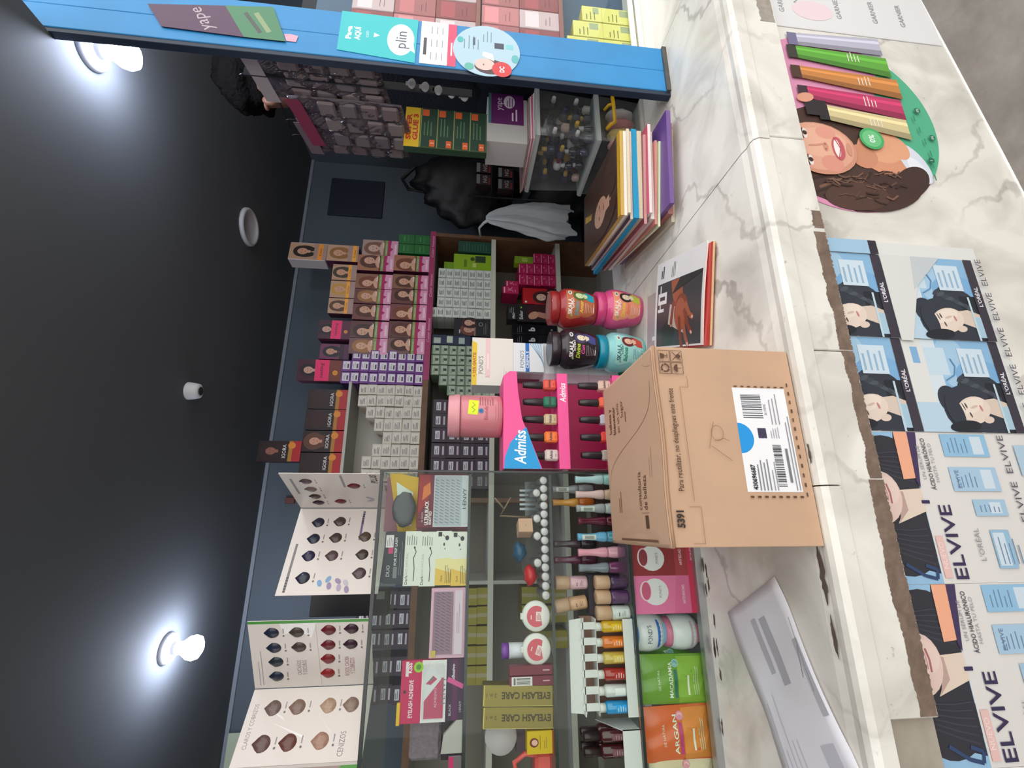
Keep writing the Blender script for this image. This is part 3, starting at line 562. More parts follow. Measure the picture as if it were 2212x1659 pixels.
# yellow card box, coral puff holder, white sponge left of the gold boxes
p = Print().rect(-.019, .0, .019, .05, (214, 178, 30)); p.ell(0, .036, .008, .009, (120, 54, 40)); p.ell(.0, .035, .005, .006, (226, 180, 160)); p.line([(-.012, .024), (.012, .024)], .001, (120, 100, 40)); p.lines(-.01, .016, .01, 2, .004, (130, 110, 40), .001)
carton('yellow_box', 'small yellow box with tiny portrait left of gold boxes', 'box', -.4325, -.3945, SH[1]+.004, SH[1]+.054, YF, .025, mat('yellow carton', (214, 178, 30), .5), p.mesh('p'), rz=.0)
carton('box_plinth', 'flat dark orange box under the small yellow box', 'box', -.436, -.3935, SH[1], SH[1]+.0038, YF-.001, .03, mat('dark orange card', (150, 72, 40), .5))
cr = empty('coral_case', (-.462, YF+.02, SH[1]), 0, 'coral plastic loop-handled case at left end of middle shelf', 'case')
mk('body', MB().box(-.028, .022, 0, .05, 0, .035, .006), mat('coral plastic', (228, 98, 92), .35), cr)
mk('loop', MB().tube([(.018, .004, .03), (.022, .004, .055), (.008, .004, .076), (-.014, .004, .072), (-.026, .004, .05)], .005, 10), mat('coral plastic'), cr)
tag(mk('cotton_pad', MB().lathe([(.031, 0), (.033, .004), (.031, .012)], 24, T(-.41, YF+.034, SH[1]+.103)@RX(PI/2)), mat('white cotton', (196, 186, 190), .95)), 'white round cotton pad above the yellow box', 'cotton pad')
carton('cotton_box', 'dull mauve box that carries the white cotton pad', 'box', -.45, -.394, SH[1], SH[1]+.069, YF+.035+.02, .04, mat('dull mauve card', (110, 92, 104), .6))
# ---- lower shelf: nail polish with long flared caps
def polish(label, x, y, z, capc, botc, k=1.0, sticker=False, grp='nail polishes with flared caps on the lower glass shelf'):
    o = empty('nail_polish', (x, y, z), random.uniform(-.2, .2), label, 'nail polish', grp); o.scale = (k, k, k)
    cm = mat('polish cap %s' % (capc,), capc, .25, coat=.4); bm_ = mat('polish glass %s' % (botc,), botc, .12, coat=.5)
    k1 = ('cap', capc); k2 = ('bot', botc)
    if k1 not in _PC: _PC[k1] = MB().lathe([(.0105, .040), (.0112, .044), (.0106, .054), (.0082, .066), (.0072, .082), (.0076, .096), (.0083, .104), (.0078, .106)], 18).mesh('cap', cm)
    if k2 not in _PC: _PC[k2] = MB().lathe([(.0095, 0), (.0115, .002), (.0128, .012), (.0128, .026), (.0112, .036), (.0102, .039)], 18).mesh('bottle', bm_)
    ob('bottle', _PC[k2], o); ob('cap', _PC[k1], o)
    if sticker:
        if 'pst' not in _PC: _PC['pst'] = Print().rect(-.006, 0, .006, .032, (216, 220, 212)).barcode(-.004, .005, .004, .026, n=7).mesh('p', bend=lambda a, b, z: ((.0088+z)*math.sin(a/.0088), -(.0088+z)*math.cos(a/.0088), b), cut=.003)
        ob('sticker', _PC['pst'], o, (0, 0, .065))
    return o
S3 = SH[2]
polish('ice-blue flared nail polish at right end of the front row', .094, YF+.015, S3, (188, 220, 228), (160, 206, 206))
polish('pale pink flared nail polish, second from right in front row', .060, YF+.015, S3, (238, 198, 196), (214, 178, 150))
polish('grey flared nail polish with sticker, third from right', .029, YF+.015, S3, (168, 170, 176), (196, 196, 198), sticker=True)
polish('dark burgundy flared nail polish, fourth from right', .001, YF+.018, S3, (96, 24, 50), (96, 20, 44), .97)
polish('sky-blue flared nail polish with sticker in front row', -.033, YF+.015, S3, (108, 176, 216), (80, 150, 176), sticker=True)
polish('rose pink flared nail polish in front row', -.066, YF+.015, S3, (236, 160, 178), (226, 164, 180))
polish('silver-capped nail polish with plum bottle, leftmost of front row', -.098, YF+.015, S3, (128, 134, 144), (112, 48, 96))
TRAY = clear_mat('tinted tray plastic', (236, 226, 236), rough=.05, haze=.1, hazecol=(150, 120, 150), ior=1.3)
tr = tag(mk('polish_tray', MB().box(-.115, .115, 0, .10, 0, .002).box(-.115, .115, -.002, 0, 0, .022).box(-.115, .115, .1, .102, 0, .045), TRAY, None, (-.015, YF+.0005, S3-.0019), (0, 0, 0)), 'clear tray holding the front row of nail polishes', 'tray')
tr.location.z = S3
for o in [o for o in bpy.data.objects if o.name.startswith('nail_polish')]: o.location.z = S3+.0022
st = tag(mk('polish_step', MB().box(-.105, .105, 0, .055, 0, .05, .002), mat('brown card step', (74, 56, 54), .6), None, (-.01, YF+.042, S3+.0022)), 'dark brown riser under the rear nail polishes', 'riser')
for x, cc, bc, lb, sk in ((.075, (150, 156, 160), (150, 150, 156), 'grey nail polish with sticker on the rear riser', True), (.044, (222, 150, 60), (214, 112, 40), 'orange nail polish on the rear riser', False), (-.05, (60, 40, 50), (40, 30, 44), 'black nail polish on the rear riser', False), (-.085, (96, 34, 66), (90, 30, 62), 'plum nail polish at the left of the rear riser', False)):
    polish(lb, x, YF+.066, S3+.0522, cc, bc, .95, sk, 'nail polishes on the rear riser')
# foundation bottles
def foundation(label, x, z, cap, lab, tilt=0, y=0, flip=False):
    o = empty('foundation_bottle', (x, YF+.02+y, z), 0, label, 'foundation bottle', 'foundation bottles on the lower glass shelf'); o.rotation_euler = (0, tilt, 0)
    cm = mat('beige cap', (206, 166, 136), .35)
    mk('cap', MB().lathe([(.014, .041), (.0148, .042), (.0148, .071), (.0135, .0725)], 20), cm, o)
    mk('bottle', MB().lathe([(.0135, 0), (.0145, .002), (.0145, .036), (.012, .040)], 20), mat('foundation %s' % (lab,), lab, .25, coat=.4), o)
    p = Print().rect(-.009, .004, .009, .033, tuple(min(255, c+14) for c in lab)).lines(-.006, .026, .006, 1, .003, (90, 60, 60), .002).lines(-.006, .018, .006, 3, .003, (120, 90, 84), .0008)
    ob('printed_label', p.mesh('p', bend=lambda a, b, zz: ((.0146+zz)*math.sin(a/.0146), -(.0146+zz)*math.cos(a/.0146), b), cut=.003), o)
    return o
def block(name, label, cat, x0, x1, y0, d, z0, z1, m): return carton(name, label, cat, x0, x1, z0, z1, y0, d, m)
foundation('foundation bottle with white label, lowest of the beige-capped group', -.190, S3, 0, (210, 214, 212))
foundation('beige-capped foundation standing just right of the white-labelled one', -.1585, S3, 0, (84, 44, 92))
foundation('beige-capped foundation with dark plum bottle, rightmost in front', -.1285, S3, 0, (60, 30, 72))
stp = block('foundation_step', 'dark plum riser behind the front foundation bottles', 'riser', -.198, -.114, YF+.038, .035, S3, S3+.082, mat('dark plum card', (52, 40, 52), .6))
foundation('pink-labelled foundation bottle upside down on the plum riser', -.1325, S3+.0822, 0, (222, 176, 190), 0, .035)
foundation('tan foundation bottle leaning on the plum riser', -.172, S3+.085, 0, (206, 160, 124), -.13, .035)
# white scalloped display box of vials
WC = mat('white display card', (226, 224, 222), .55); BR = mat('bare brown board', (150, 112, 98), .7)
vd = empty('vial_display', (-.290, YF, S3), 0, 'white scalloped display box of coloured vials on lower shelf', 'display box')
mk('back_flap', MB().prism([(-.09, .10), (.09, .10), (.086, .132), (-.086, .134)], .026, .028), WC, vd)
mk('back_panel', MB().box(-.09, .09, .045, .047, 0, .105), BR, vd)
fz = []
for k in range(6):
    x = .088-.030*k; 
    mk('tab', MB().prism([(x-.004, .078), (x-.018, .078), (x-.018, .108), (x-.011, .113), (x-.004, .108)], .012, .0135), WC, vd)
mk('tab_ledge', MB().box(-.09, .09, .012, .027, .105, .107).box(-.09, .09, .0136, .0445, .0765, .0778), WC, vd)
mk('front_lip', MB().box(-.09, .09, 0, .0015, .0, .022, .0004), WC, vd)
mk('base', MB().box(-.09, .09, .0015, .045, 0, .002), WC, vd)
for i, (x, c, lb) in enumerate(((.0735, (214, 170, 20), 'clear yellow oil vial at right end of white display'), (.0435, (222, 118, 40), 'amber orange vial, second from right in white display'), (.0135, (206, 178, 80), 'golden oil vial, third from right in white display'), (-.0165, (166, 40, 36), 'red vial, third from left in white display'), (-.0465, (216, 218, 216), 'milky white vial, second from left in white display'), (-.0765, (36, 148, 210), 'bright blue vial at left end of white display'))):
    v = empty('oil_vial', (-.290+x, YF+.018, S3+.0022), 0, lb, 'vial', 'coloured vials in the white display box')
    mk('glass', MB().lathe([(.0105, 0), (.0118, .001), (.0118, .058), (.009, .062)], 18), mat('vial %s' % (c,), c, .12, coat=.6), v)
    mk('cap', MB().lathe([(.0085, .062), (.0085, .074), (.0075, .0745)], 14), mat('white vial cap', (224, 222, 216), .35), v)
    ob('printed_label', Print().rect(-.007, .02, .007, .042, tuple(min(255, int(q*1.12)) for q in c)).lines(-.005, .038, .005, 4, .005, (245, 240, 225), .0012).mesh('p', bend=lambda a, b, zz: ((.0119+zz)*math.sin(a/.0119), -(.0119+zz)*math.cos(a/.0119), b), cut=.003), v)
# dark red bottles in a cut white box at the left
wb = empty('cut_white_box', (-.436, YF, S3), 0, 'cut-open white box holding dark red bottles at left of lower shelf', 'box')
mk('front_wall', MB().box(-.035, .035, 0, .0015, 0, .036), WC, wb); mk('side_wall', MB().prism([(0, 0), (.06, 0), (.06, .075), (0, .036)], 0, .0015, T(.035, 0, 0)@RZ(PI/2)), WC, wb); mk('floor_panel', MB().box(-.035, .0335, .0015, .06, 0, .0015), WC, wb)
for i in range(4):
    xx, yy = -.415-.026*(i % 2), YF+.017+.027*(i//2)
    v = empty('red_bottle', (xx, yy, S3+.0018), 0, 'dark red bottle in the cut white box, %s' % ('front right', 'front left', 'rear right', 'rear left')[i], 'bottle', 'dark red bottles in the cut white box')
    mk('glass', MB().lathe([(.011, 0), (.0122, .001), (.0122, .072), (.008, .078)], 16), mat('dark red glass', (70, 16, 24), .12, coat=.6), v); mk('cap', MB().lathe([(.0085, .078), (.0085, .11), (.0075, .111)], 14), mat('black brown cap', (42, 24, 26), .3), v)
    ob('printed_label', Print().rect(-.006, .028, .006, .056, (120, 70, 80)).lines(-.004, .052, .004, 5, .005, (180, 150, 156), .0014).mesh('p', bend=lambda a, b, zz: ((.0123+zz)*math.sin(a/.0123), -(.0123+zz)*math.cos(a/.0123), b), cut=.003), v)
# ---- bottom of the showcase: skin-cream card, jars, mask sachets
S4 = 1.0045
def cream_jar_pic(p, cx, cz, c, k=1.0):
    p.ell(cx, cz, .030*k, .030*k, (232, 228, 230)); p.ell(cx+.002*k, cz+.022*k, .022*k, .013*k, (232, 228, 230), 0); p.ell(cx+.002*k, cz+.021*k, .0225*k, .0125*k, (240, 210, 220)); p.ell(cx+.002*k, cz+.021*k, .020*k, .0105*k, c); p.text("POND'S", cx, cz-.014*k, .006*k, (120, 96, 110), wd=.026*k)
p = Print().rect(-.08, .0, .08, .148, (214, 44, 84)); p.rect(-.08, .022, .0, .148, (232, 116, 164)); p.rect(.0, .022, .08, .148, (150, 30, 42)); p.rect(-.08, 0, .08, .022, (214, 40, 84)); p.poly([(-.08, .022), (.0, .022), (.0, .05), (-.08, .06)], (226, 104, 152)); p.poly([(0, .022), (.08, .022), (.08, .05), (0, .05)], (176, 52, 62))
cream_jar_pic(p, -.034, .098, (206, 84, 122), .95); cream_jar_pic(p, .038, .1, (140, 40, 54), .92)
p.text('ANTIMANCHAS', -.04, .034, .006, (246, 206, 222), wd=.04, bold=.02); p.text('ANTIEDAD', .04, .034, .006, (246, 206, 212), wd=.036, bold=.02); p.text("POND'S", .05, .008, .007, (246, 200, 214))
carton('cream_display_card', 'red and pink skin-cream display card with two jar pictures', 'display card', -.199, -.039, S4+.012, S4+.160, YF-.004, .003, mat('pink display card', (220, 60, 110), .4), p.mesh('p'))
block('card_support', 'grey box propping the red and pink display card', 'box', -.183, -.05, YF, .05, S4, S4+.10, mat('grey carton', (140, 132, 132), .6))
bpy.data.objects['cream_display_card'].location.z = S4; bpy.data.objects['cream_display_card'].scale = (.95, 1, 1.04); bpy.data.objects['cream_display_card'].location.x = -.1145
def cream_jar(label, x, y, z, lid, band, k, rot, name=True):
    o = empty('cream_jar', (x, y, z), 0, label, 'cream jar'); o.rotation_euler = rot; o.scale = (k, k, k*1.15)
    mk('jar', MB().lathe([(.020, -.034), (.030, -.032), (.038, -.018), (.040, 0), (.038, .016), (.033, .026)], 28), mat('white jar plastic', (228, 230, 232), .25, coat=.3), o)
    mk('lid', MB().lathe([(.0335, .026), (.034, .028), (.031, .036), (.026, .038)], 28), mat('jar lid %s' % (lid,), lid, .3), o)
    p = Print(); p.rect(-.03, -.02, .03, -.010, band)
    if name: p.text("POND'S", 0, .002, .0085, (90, 96, 110), wd=.036)
    p.rect(-.024, -.032, .024, -.022, (140, 196, 230) if name else (226, 150, 176))
    ob('printed_label', p.mesh('p', bend=lambda a, b, zz: ((.0402+zz-8.5*b*b)*math.sin(a/.04), -(.0402+zz-8.5*b*b)*math.cos(a/.04), b), cut=.004), o); return o
cream_jar('white cream jar with blue lid lying on the pink-lidded jar', -.2325, YF+.044, S4+.107, (58, 132, 196), (48, 108, 196), 1.02, (.12, 0, 0))
cream_jar('white cream jar with pink base under the blue-lidded jar', -.234, YF+.04, S4+.0365, (212, 120, 150), (196, 178, 186), .93, (0, 0, 0), False)
bpy.data.objects['cream_jar'].location.z = S4+.116
def sachet(name, label, x, z0, wd, h, c, c2, title, sub, tilt=0, y=0, lean=0, cat='sachet', grp='hair mask sachets in the bottom of the showcase'):
    o = empty(name, (x, YF+y, z0), 0, label, cat, grp); o.rotation_euler = (lean, tilt, 0)
    def fn(s, off):
        def g(a, b2):
            t = (1-(2*a-1)**4)*(1-(2*b2-1)**6); return ((a-.5)*wd, off*(.0012+.009*t)+.0016*math.sin(14*a+9*b2)*t, b2*h)
        return g
    m = MB(); m.grid(14, 14, fn(1, -1)); m.grid(14, 14, fn(1, 1))
    mk('pouch', m, mat('sachet %s' % (c,), c, .3, coat=.3), o)
    p = Print(); p.rect(-wd*.46, h*.03, wd*.46, h*.42, c2); title and p.text(title, 0, h*.50, wd*.085, (232, 240, 220), wd=wd*.72, bold=.02); p.rect(-wd*.36, h*.435, wd*.2, h*.475, (40, 110, 90) if 'MAC' in title else (190, 60, 130))
    p.text('DE NATURA', 0, h*.68, wd*.05, (232, 236, 214)); p.lines(-wd*.3, h*.29, wd*.3, 1, .01, (235, 235, 215), .004); p.lines(-wd*.3, h*.2, wd*.3, 3, h*.03, (210, 220, 190), .0012); p.ell(wd*.33, h*.45, wd*.085, wd*.085, (150, 196, 190) if 'MAC' in title else (230, 150, 170)); p.ell(wd*.33, h*.45, wd*.055, wd*.055, (120, 170, 166) if 'MAC' in title else (240, 190, 190))
    def bend(a, b2, zz):
        u, v = a/wd+.5, b2/h; t = max(0, (1-(2*u-1)**4)*(1-(2*v-1)**6)); return (a, -(.0022+zz+.009*t)+.0016*math.sin(14*u+9*v)*t, b2)
    ob('printed_front', p.mesh('p', PRINTG, bend=bend, cut=.012), o); return o
sachet('hair_mask_sachet', 'upright green macadamia hair mask sachet in front', -.3195, S4, .093, .150, (112, 160, 50), (140, 184, 60), 'MACADAMIA', 'MASCARILLA', 0, .016, -.05)
sachet('hair_mask_sachet', 'green macadamia sachet leaning behind the upright one', -.330, S4+.012, .10, .145, (84, 140, 52), (100, 156, 58), 'MACADAMIA', 'MASCARILLA', .35, .046, -.05)
sachet('hair_mask_sachet', 'orange argan hair mask sachet at left of showcase bottom', -.414, S4, .098, .148, (224, 104, 50), (228, 140, 60), 'ARGAN', 'MASCARILLA', -.04, .016, -.05)
sachet('hair_mask_sachet', 'cream-coloured sachet behind the argan sachet at far left', -.50, S4, .09, .135, (214, 198, 160), (222, 208, 176), '', 'x', 0, .02, -.05)

# ================================================================== shade cards standing on the showcase
ZT = CZ1+.0005
def swatch_mesh(c):
    k = ('sw', c)
    if k not in _PC:
        m = MB(); n = 18; pts = []
        for i in range(n):
            a = 2*PI*i/n; x = .0128*math.sin(a); z = .0145*math.cos(a)
            if math.cos(a) > .3: x *= 1-.75*(math.cos(a)-.3)/.7
            pts.append((x, z*(1.08 if z > 0 else 1)))
        vs = [(x, 0, z) for x, z in pts]+[(x*.8, -.0028, z*.8) for x, z in pts]+[(x*.35, -.0042, z*.35) for x, z in pts]+[(0, -.0044, 0)]
        fs = [(i, (i+1) % n, n+(i+1) % n, n+i) for i in range(n)]+[(n+i, n+(i+1) % n, 2*n+(i+1) % n, 2*n+i) for i in range(n)]+[(2*n+i, 2*n+(i+1) % n, 3*n) for i in range(n)]
        m.add(vs, fs, True); _PC[k] = m.mesh('swatch', mat('hair tuft %s' % (c,), c, .35, coat=.2, var=.3, scale=220))
    return _PC[k]
CARDW = mat('shade card paper', (222, 214, 208), .42)
def panel(root, a, c, h, sw, pr):
    """panel from a (right end) to c (left end); swatch positions: s from right, v up"""
    ax, ay = a; bx, by = c; wd = math.hypot(ax-bx, ay-by); ang = math.atan2(ay-by, ax-bx)
    o = ob('panel', box_mesh(wd, .0016, h, CARDW, .0003), root, ((ax+bx)/2-root.location.x, (ay+by)/2-root.location.y, 0), (0, 0, ang))
    def lift(s, v): v0 = .168*((ay+(by-ay)*s)-1.03)/1.03/h+.012; return v0+(1-v0)*v
    sw = [(s, lift(s, v), c_, k_) for s, v, c_, k_ in sw]
    for (s, v, col, k) in sw:
        q = ob('swatch', swatch_mesh(col), o, ((.5-s)*wd, -.0002, v*h)); q.scale = (k, 1, k)
    p = Print().rect(-wd/2, 0, wd/2, h, (222, 214, 208)); pr(p, wd, h); 
    for (s, v, col, k) in sw: p.rect((.5-s)*wd-.002, v*h-.0235*k, (.5-s)*wd+.010, v*h-.0215*k, (150, 142, 142)); p.ell((.5-s)*wd-.008, v*h-.0225*k, .0022, .0022, (110, 100, 100), n=8)
    ob('printed_face', p.mesh('p', PRINTG), o, (0, -.0002, 0), FRONT); return o
NV, NV2, BR1, BR2, RD, RD2, PL, BE, AS, MV = (34, 34, 58), (30, 40, 62), (72, 58, 52), (90, 74, 62), (130, 28, 34), (108, 26, 36), (60, 26, 48), (188, 158, 134), (122, 100, 94), (92, 70, 76)
c1 = empty('shade_card', (-.02, 1.12, ZT), 0, 'folded white hair-shade card marked PLUS standing on right of showcase', 'shade card')
def pr1(p, wd, h):
    p.rect(wd*-.06, h*.905, wd*.36, h*.93, (150, 146, 146)); p.rect(wd*.14, h*.40, wd*.46, h*.425, (140, 136, 138)); p.text('PLUS', wd*.36, h*.06, .014, (60, 56, 60), bold=.04, wd=.04, shear=.2)
    for i, (a, b2) in enumerate(((0, 0), (.008, .006), (-.008, .005))): p.ell(-wd*.22+a, h*.17+b2, .009, .005, (170, 160, 176), i)
panel(c1, (.101, 1.040), (.035, 1.215), .215, [(.2, .77, MV, .95), (.42, .755, AS, .95), (.63, .745, BR1, .95), (.82, .735, PL, .95), (.78, .457, RD2, .95), (.32, .27, RD2, 1)], pr1)
def pr2(p, wd, h):
    p.rect(-wd*.46, h*.915, wd*.06, h*.94, (120, 116, 118)); p.rect(wd*.1, h*.27, wd*.44, h*.295, (120, 110, 140))
    for i in range(6): p.rect(-wd*.47+i*.006, h*.915, -wd*.47+i*.006+.003, h*.94, (70, 66, 70)); p.rect(wd*.46-i*.006, h*.27, wd*.46-i*.006-.003, h*.295, (60, 54, 70))
    for (a, b2, c, ro) in ((-.38, .60, (120, 160, 200), .4), (-.34, .52, (120, 160, 200), -.5), (-.41, .5, (150, 130, 168), .2), (-.36, .42, (150, 130, 168), .9), (-.43, .40, (172, 160, 184), .1), (-.38, .34, (190, 184, 196), .6), (-.45, .32, (150, 130, 168), .3)): p.ell(wd*a, h*b2, .008, .005, c, ro)
panel(c1, (.033, 1.216), (-.150, 1.118), .215, [(.18, .73, NV, 1), (.38, .74, NV2, 1), (.58, .75, (40, 32, 70), 1), (.82, .755, NV, 1.05), (.17, .46, BR1, 1), (.37, .475, BR1, 1), (.58, .483, MV, 1), (.36, .12, BR2, 1), (.57, .13, BR1, 1), (.78, .14, MV, 1.05)], pr2)
c2 = empty('shade_card', (-.32, 1.10, ZT), 0, 'folded white hair-shade card with green edge on left of showcase', 'shade card')
def pr3(p, wd, h):
    p.rect(wd*.46, 0, wd*.5, h, (70, 150, 60)); p.poly([(wd*.46, h*.75), (wd*.30, h*.72), (wd*.36, h*.6), (wd*.24, h*.5), (wd*.46, h*.45)], (240, 238, 238)); p.text('CASTAÑOS', -wd*.2, h*.60, .0085, (120, 100, 110), wd=.038); p.text('Y OSCUROS', -wd*.2, h*.555, .0085, (120, 100, 110), wd=.038); p.text('ROJOS, CAOBA', -wd*.2, h*.20, .009, (150, 70, 90), wd=.05); p.text('Y COBRIZOS', -wd*.2, h*.155, .009, (150, 70, 90), wd=.042); p.line([(-wd*.48, h*.44), (wd*.45, h*.46)], .0008, (180, 170, 168)); p.lines(-wd*.45, h*.95, wd*.1, 2, .006, (150, 140, 140), .0012)
panel(c2, (-.188, 1.058), (-.331, 1.149), .24, [(.17, .81, NV2, 1), (.39, .80, NV2, 1), (.6, .79, (30, 44, 54), 1), (.82, .795, NV2, 1), (.17, .60, BR1, 1), (.39, .585, BR1, 1), (.15, .33, RD2, 1), (.37, .33, RD2, 1), (.58, .33, RD, 1), (.8, .33, (150, 30, 34), 1), (.14, .135, PL, 1), (.37, .135, PL, 1)], pr3)
def pr4(p, wd, h):
    p.text('CLAROS Y COBRIZOS', 0, h*.92, .008, (140, 124, 124), wd=.075); p.text('CENIZOS', -wd*.28, h*.16, .011, (130, 116, 116), wd=.04)
    for (a, b2, c, d) in ((.3, .9, .1, .7), (.05, .8, -.15, .5), (.2, .45, -.1, .3)): p.poly([(wd*a, h*b2), (wd*c, h*d), (wd*(c-.05), h*(d-.02))], (240, 238, 236))
panel(c2, (-.3325, 1.148), (-.437, 1.073), .24, [(.27, .785, AS, 1.1), (.27, .571, (140, 112, 100), 1.1), (.27, .295, BE, 1.1), (.27, .09, (150, 124, 112), 1.1), (.73, .80, (104, 76, 70), 1.15), (.73, .585, (110, 64, 56), 1.15), (.73, .319, (178, 138, 120), 1.15)], pr4)
def pr5(p, wd, h):
    p.rect(-wd*.5, 0, wd*.46, h*.93, (176, 152, 146)); p.poly([(wd*.46, 0), (wd*.46, h*.16), (wd*.36, h*.2), (wd*.30, h*.08), (wd*.2, 0)], (80, 164, 50)); p.rect(-.02, h*.68, .02, h*.73, (196, 176, 172)); p.rect(-.02, h*.38, .02, h*.43, (196, 176, 172))
panel(c2, (-.4385, 1.073), (-.56, 1.13), .24, [], pr5)
DKC = mat('black carton', (34, 32, 38), .4)
carton('black_carton', 'black carton with small white label standing between the shade cards', 'box', -.225, -.165, ZT, ZT+.19, 1.30, .04, DKC, Print().rect(.008, .01, .026, .03, (170, 166, 160)).mesh('p'))

# ================================================================== goods on the counter
# ---- cardboard shipping box
CB = mat('brown corrugated cardboard', (200, 164, 136), .75, var=.08, scale=14, bump=.08); CBD = mat('cardboard inside edge', (176, 138, 108), .8)
bx = empty('cardboard_box', (.118, .66, 1.0), .012, 'brown cardboard shipping box with white address label on counter edge', 'box')
W2 = .154; BH = .232; BD = .262
mk('front_wall', MB().box(-W2, W2, 0, .003, 0, BH, .0008), CB, bx); mk('rear_wall', MB().box(-W2, W2, BD-.003, BD, 0, BH-.004), CB, bx)
for sx in (-1, 1): mk('side_wall', MB().box(min(sx*W2, sx*(W2-.003)), max(sx*W2, sx*(W2-.003)), .003, BD-.003, 0, BH-.003), CB, bx)
mk('bottom', MB().box(-W2+.003, W2-.003, .003, BD-.003, 0, .003), CB, bx)
lid = MB(); lid.grid(36, 20, lambda a, b2: ((a-.5)*2*(W2+.001), -.001+b2*(BD+.001), BH+.0015+.0025*math.sin(PI*b2)*math.cos(2*a)+.0015*(1-b2)*math.sin(9*a)))
lo = mk('lid', lid, CB, bx, solid=.003)
mk('lid_edge', MB().tube([((a-.5)*2*W2, -.0015, BH+.0012+.0015*math.sin(9*a)) for a in [i/12 for i in range(13)]], .0022, 6), CBD, bx)
INK = (92, 66, 48)
p = Print()
# address label
p.rect(-.076, .018, .088, .108, (240, 241, 244)); p.ell(.006, .108, .024, .024, (34, 150, 224), a0=PI, a1=2*PI, n=20)
p.barcode(.038, .062, .078, .096, (90, 92, 100), 5, 26); p.rect(.006, .062, .022, .076, (62, 58, 84)); p.text('20 ITEMS', .052, .0555, .004, (70, 70, 78), wd=.018)
p.barcode(-.068, .042, -.004, .056, (60, 62, 72), 9, 44); p.rect(-.062, .032, -.01, .036, (120, 122, 130)); p.text('430696687', -.054, .091, .007, (36, 36, 44), wd=.038, bold=.03)
p.lines(-.074, .087, -.018, 4, .0055, (130, 132, 140), .0018, 3); p.lines(-.074, .064, -.03, 2, .005, (150, 150, 158), .0014, 8); p.lines(.028, .050, .080, 3, .006, (150, 150, 160), .0014, 11); p.lines(-.074, .028, .06, 2, .005, (140, 140, 150), .0014, 12); p.lines(.006, .055, .024, 4, .004, (150, 150, 160), .001, 14)
for i in range(13): p.rect(-.083+.0145*i, .012-.0006*(i % 2), -.077+.0145*i, .0142, INK)
for i in range(8): p.rect(-.085, .020+.0115*i, -.082, .0255+.0115*i, INK); p.rect(.0885, .020+.0115*i, .0905, .0255+.0115*i, INK)
# symbols
def fr(x0, z0, s, wd=.0008):
    for a in (((x0, z0), (x0+s, z0)), ((x0+s, z0), (x0+s, z0+s)), ((x0+s, z0+s), (x0, z0+s)), ((x0, z0+s), (x0, z0))): p.line(list(a), wd, INK)
s_ = .019; X0, Z0 = .107, .188
for i in range(2):
    for j in range(2): fr(X0+i*.0205, Z0+j*.0205, s_)
gx, gz = X0+.0205+.0095, Z0+.0205+.004
p.poly([(gx-.005, gz+.012), (gx+.005, gz+.012), (gx+.003, gz+.005), (gx-.003, gz+.005)], INK); p.rect(gx-.0006, gz, gx+.0006, gz+.005, INK); p.rect(gx-.004, gz, gx+.004, gz+.0012, INK)
gx, gz = X0+.0095, Z0+.0205+.0095
for k in range(3):
    a = 2*PI*k/3+.5; p.line([(gx+.0062*math.cos(a+t), gz+.0062*math.sin(a+t)) for t in (0, .5, 1.0, 1.4)], .0026, INK); p.ell(gx+.0062*math.cos(a+1.6), gz+.0062*math.sin(a+1.6), .0028, .0028, INK, n=3)
gx, gz = X0+.0205+.0095, Z0+.0095
p.line([(gx-.007, gz-.007), (gx+.007, gz+.007)], .0012, INK); p.line([(gx-.007, gz+.007), (gx+.007, gz-.007)], .0012, INK); p.ell(gx, gz-.003, .0035, .004, INK)
gx, gz = X0+.0095, Z0+.0095
p.ell(gx, gz, .0065, .0065, INK, a0=0, a1=PI); p.rect(gx-.0005, gz-.006, gx+.0005, gz, INK)
p.text('Para reutilizar, no despliegues este frente', .0035, .210, .0085, INK, wd=.158, bold=.012); p.text('5391', -.115, .215, .0105, (56, 42, 36), wd=.024, bold=.05)
for a in (((-.09, .196), (.085, .1975), (.085, .184), (.104, .184)), ((-.149, .205), (-.149, .187), (-.098, .187), (-.098, .205))): p.line(list(a), .0007, (150, 110, 80))
p.line([(.0, .152), (.004, .136), (.0, .128)], .0006, (130, 96, 74)); p.line([(-.012, .162), (.03, .15)], .0006, (130, 96, 74)); p.ell(.024, .147, .010, .014, (190, 146, 112)) if False else p.line([(.012+.012*math.cos(t), .146+.010*math.sin(t)) for t in [k*.5 for k in range(14)]], .0006, (130, 96, 74)); p.line([(-.008, .158), (-.03, .128)], .0006, (130, 96, 74))
ob('printed_front', p.mesh('p'), bx, (0, -.0004, 0), FRONT)
p = Print(); G = (128, 94, 70); p.rect(-.150, .004, .150, .258, (200, 164, 136))
p.line([(.14, .05), (.13, .03), (.125, .012)], .0008, G); p.line([(-.06+.006*k, .255-.0*k) if k == 0 else (-.06+.0115*k, .252-.235/(1+math.exp(-(k-7)*.75))) for k in range(15)], .0012, (146, 108, 80))
for i, t in enumerate(('belleza y', 'bienestar', 'en un solo', 'lugar')): p.text(t, .105, .218-.023*i, .014, (90, 62, 46), al='r', wd=(.052, .057, .058, .032)[i], bold=.02 if i < 2 else -.005)
p.lines(.06, .14, .09, 1, .01, G, .004)
p.text('consultoria', -.068, .088, .014, (90, 62, 46), wd=.062); p.text('de belleza', -.072, .066, .014, (90, 62, 46), wd=.055); p.rect(-.128, .066, -.108, .078, (92, 66, 50)); p.line([(-.104, .062), (-.104, .09)], .0007, G); p.lines(-.10, .20, -.06, 2, .009, (160, 122, 94), .004)
p.rect(-.148, .04, -.1445, .20, (116, 84, 62)); p.lines(-.05, .05, .0, 2, .008, (150, 112, 84), .0008)
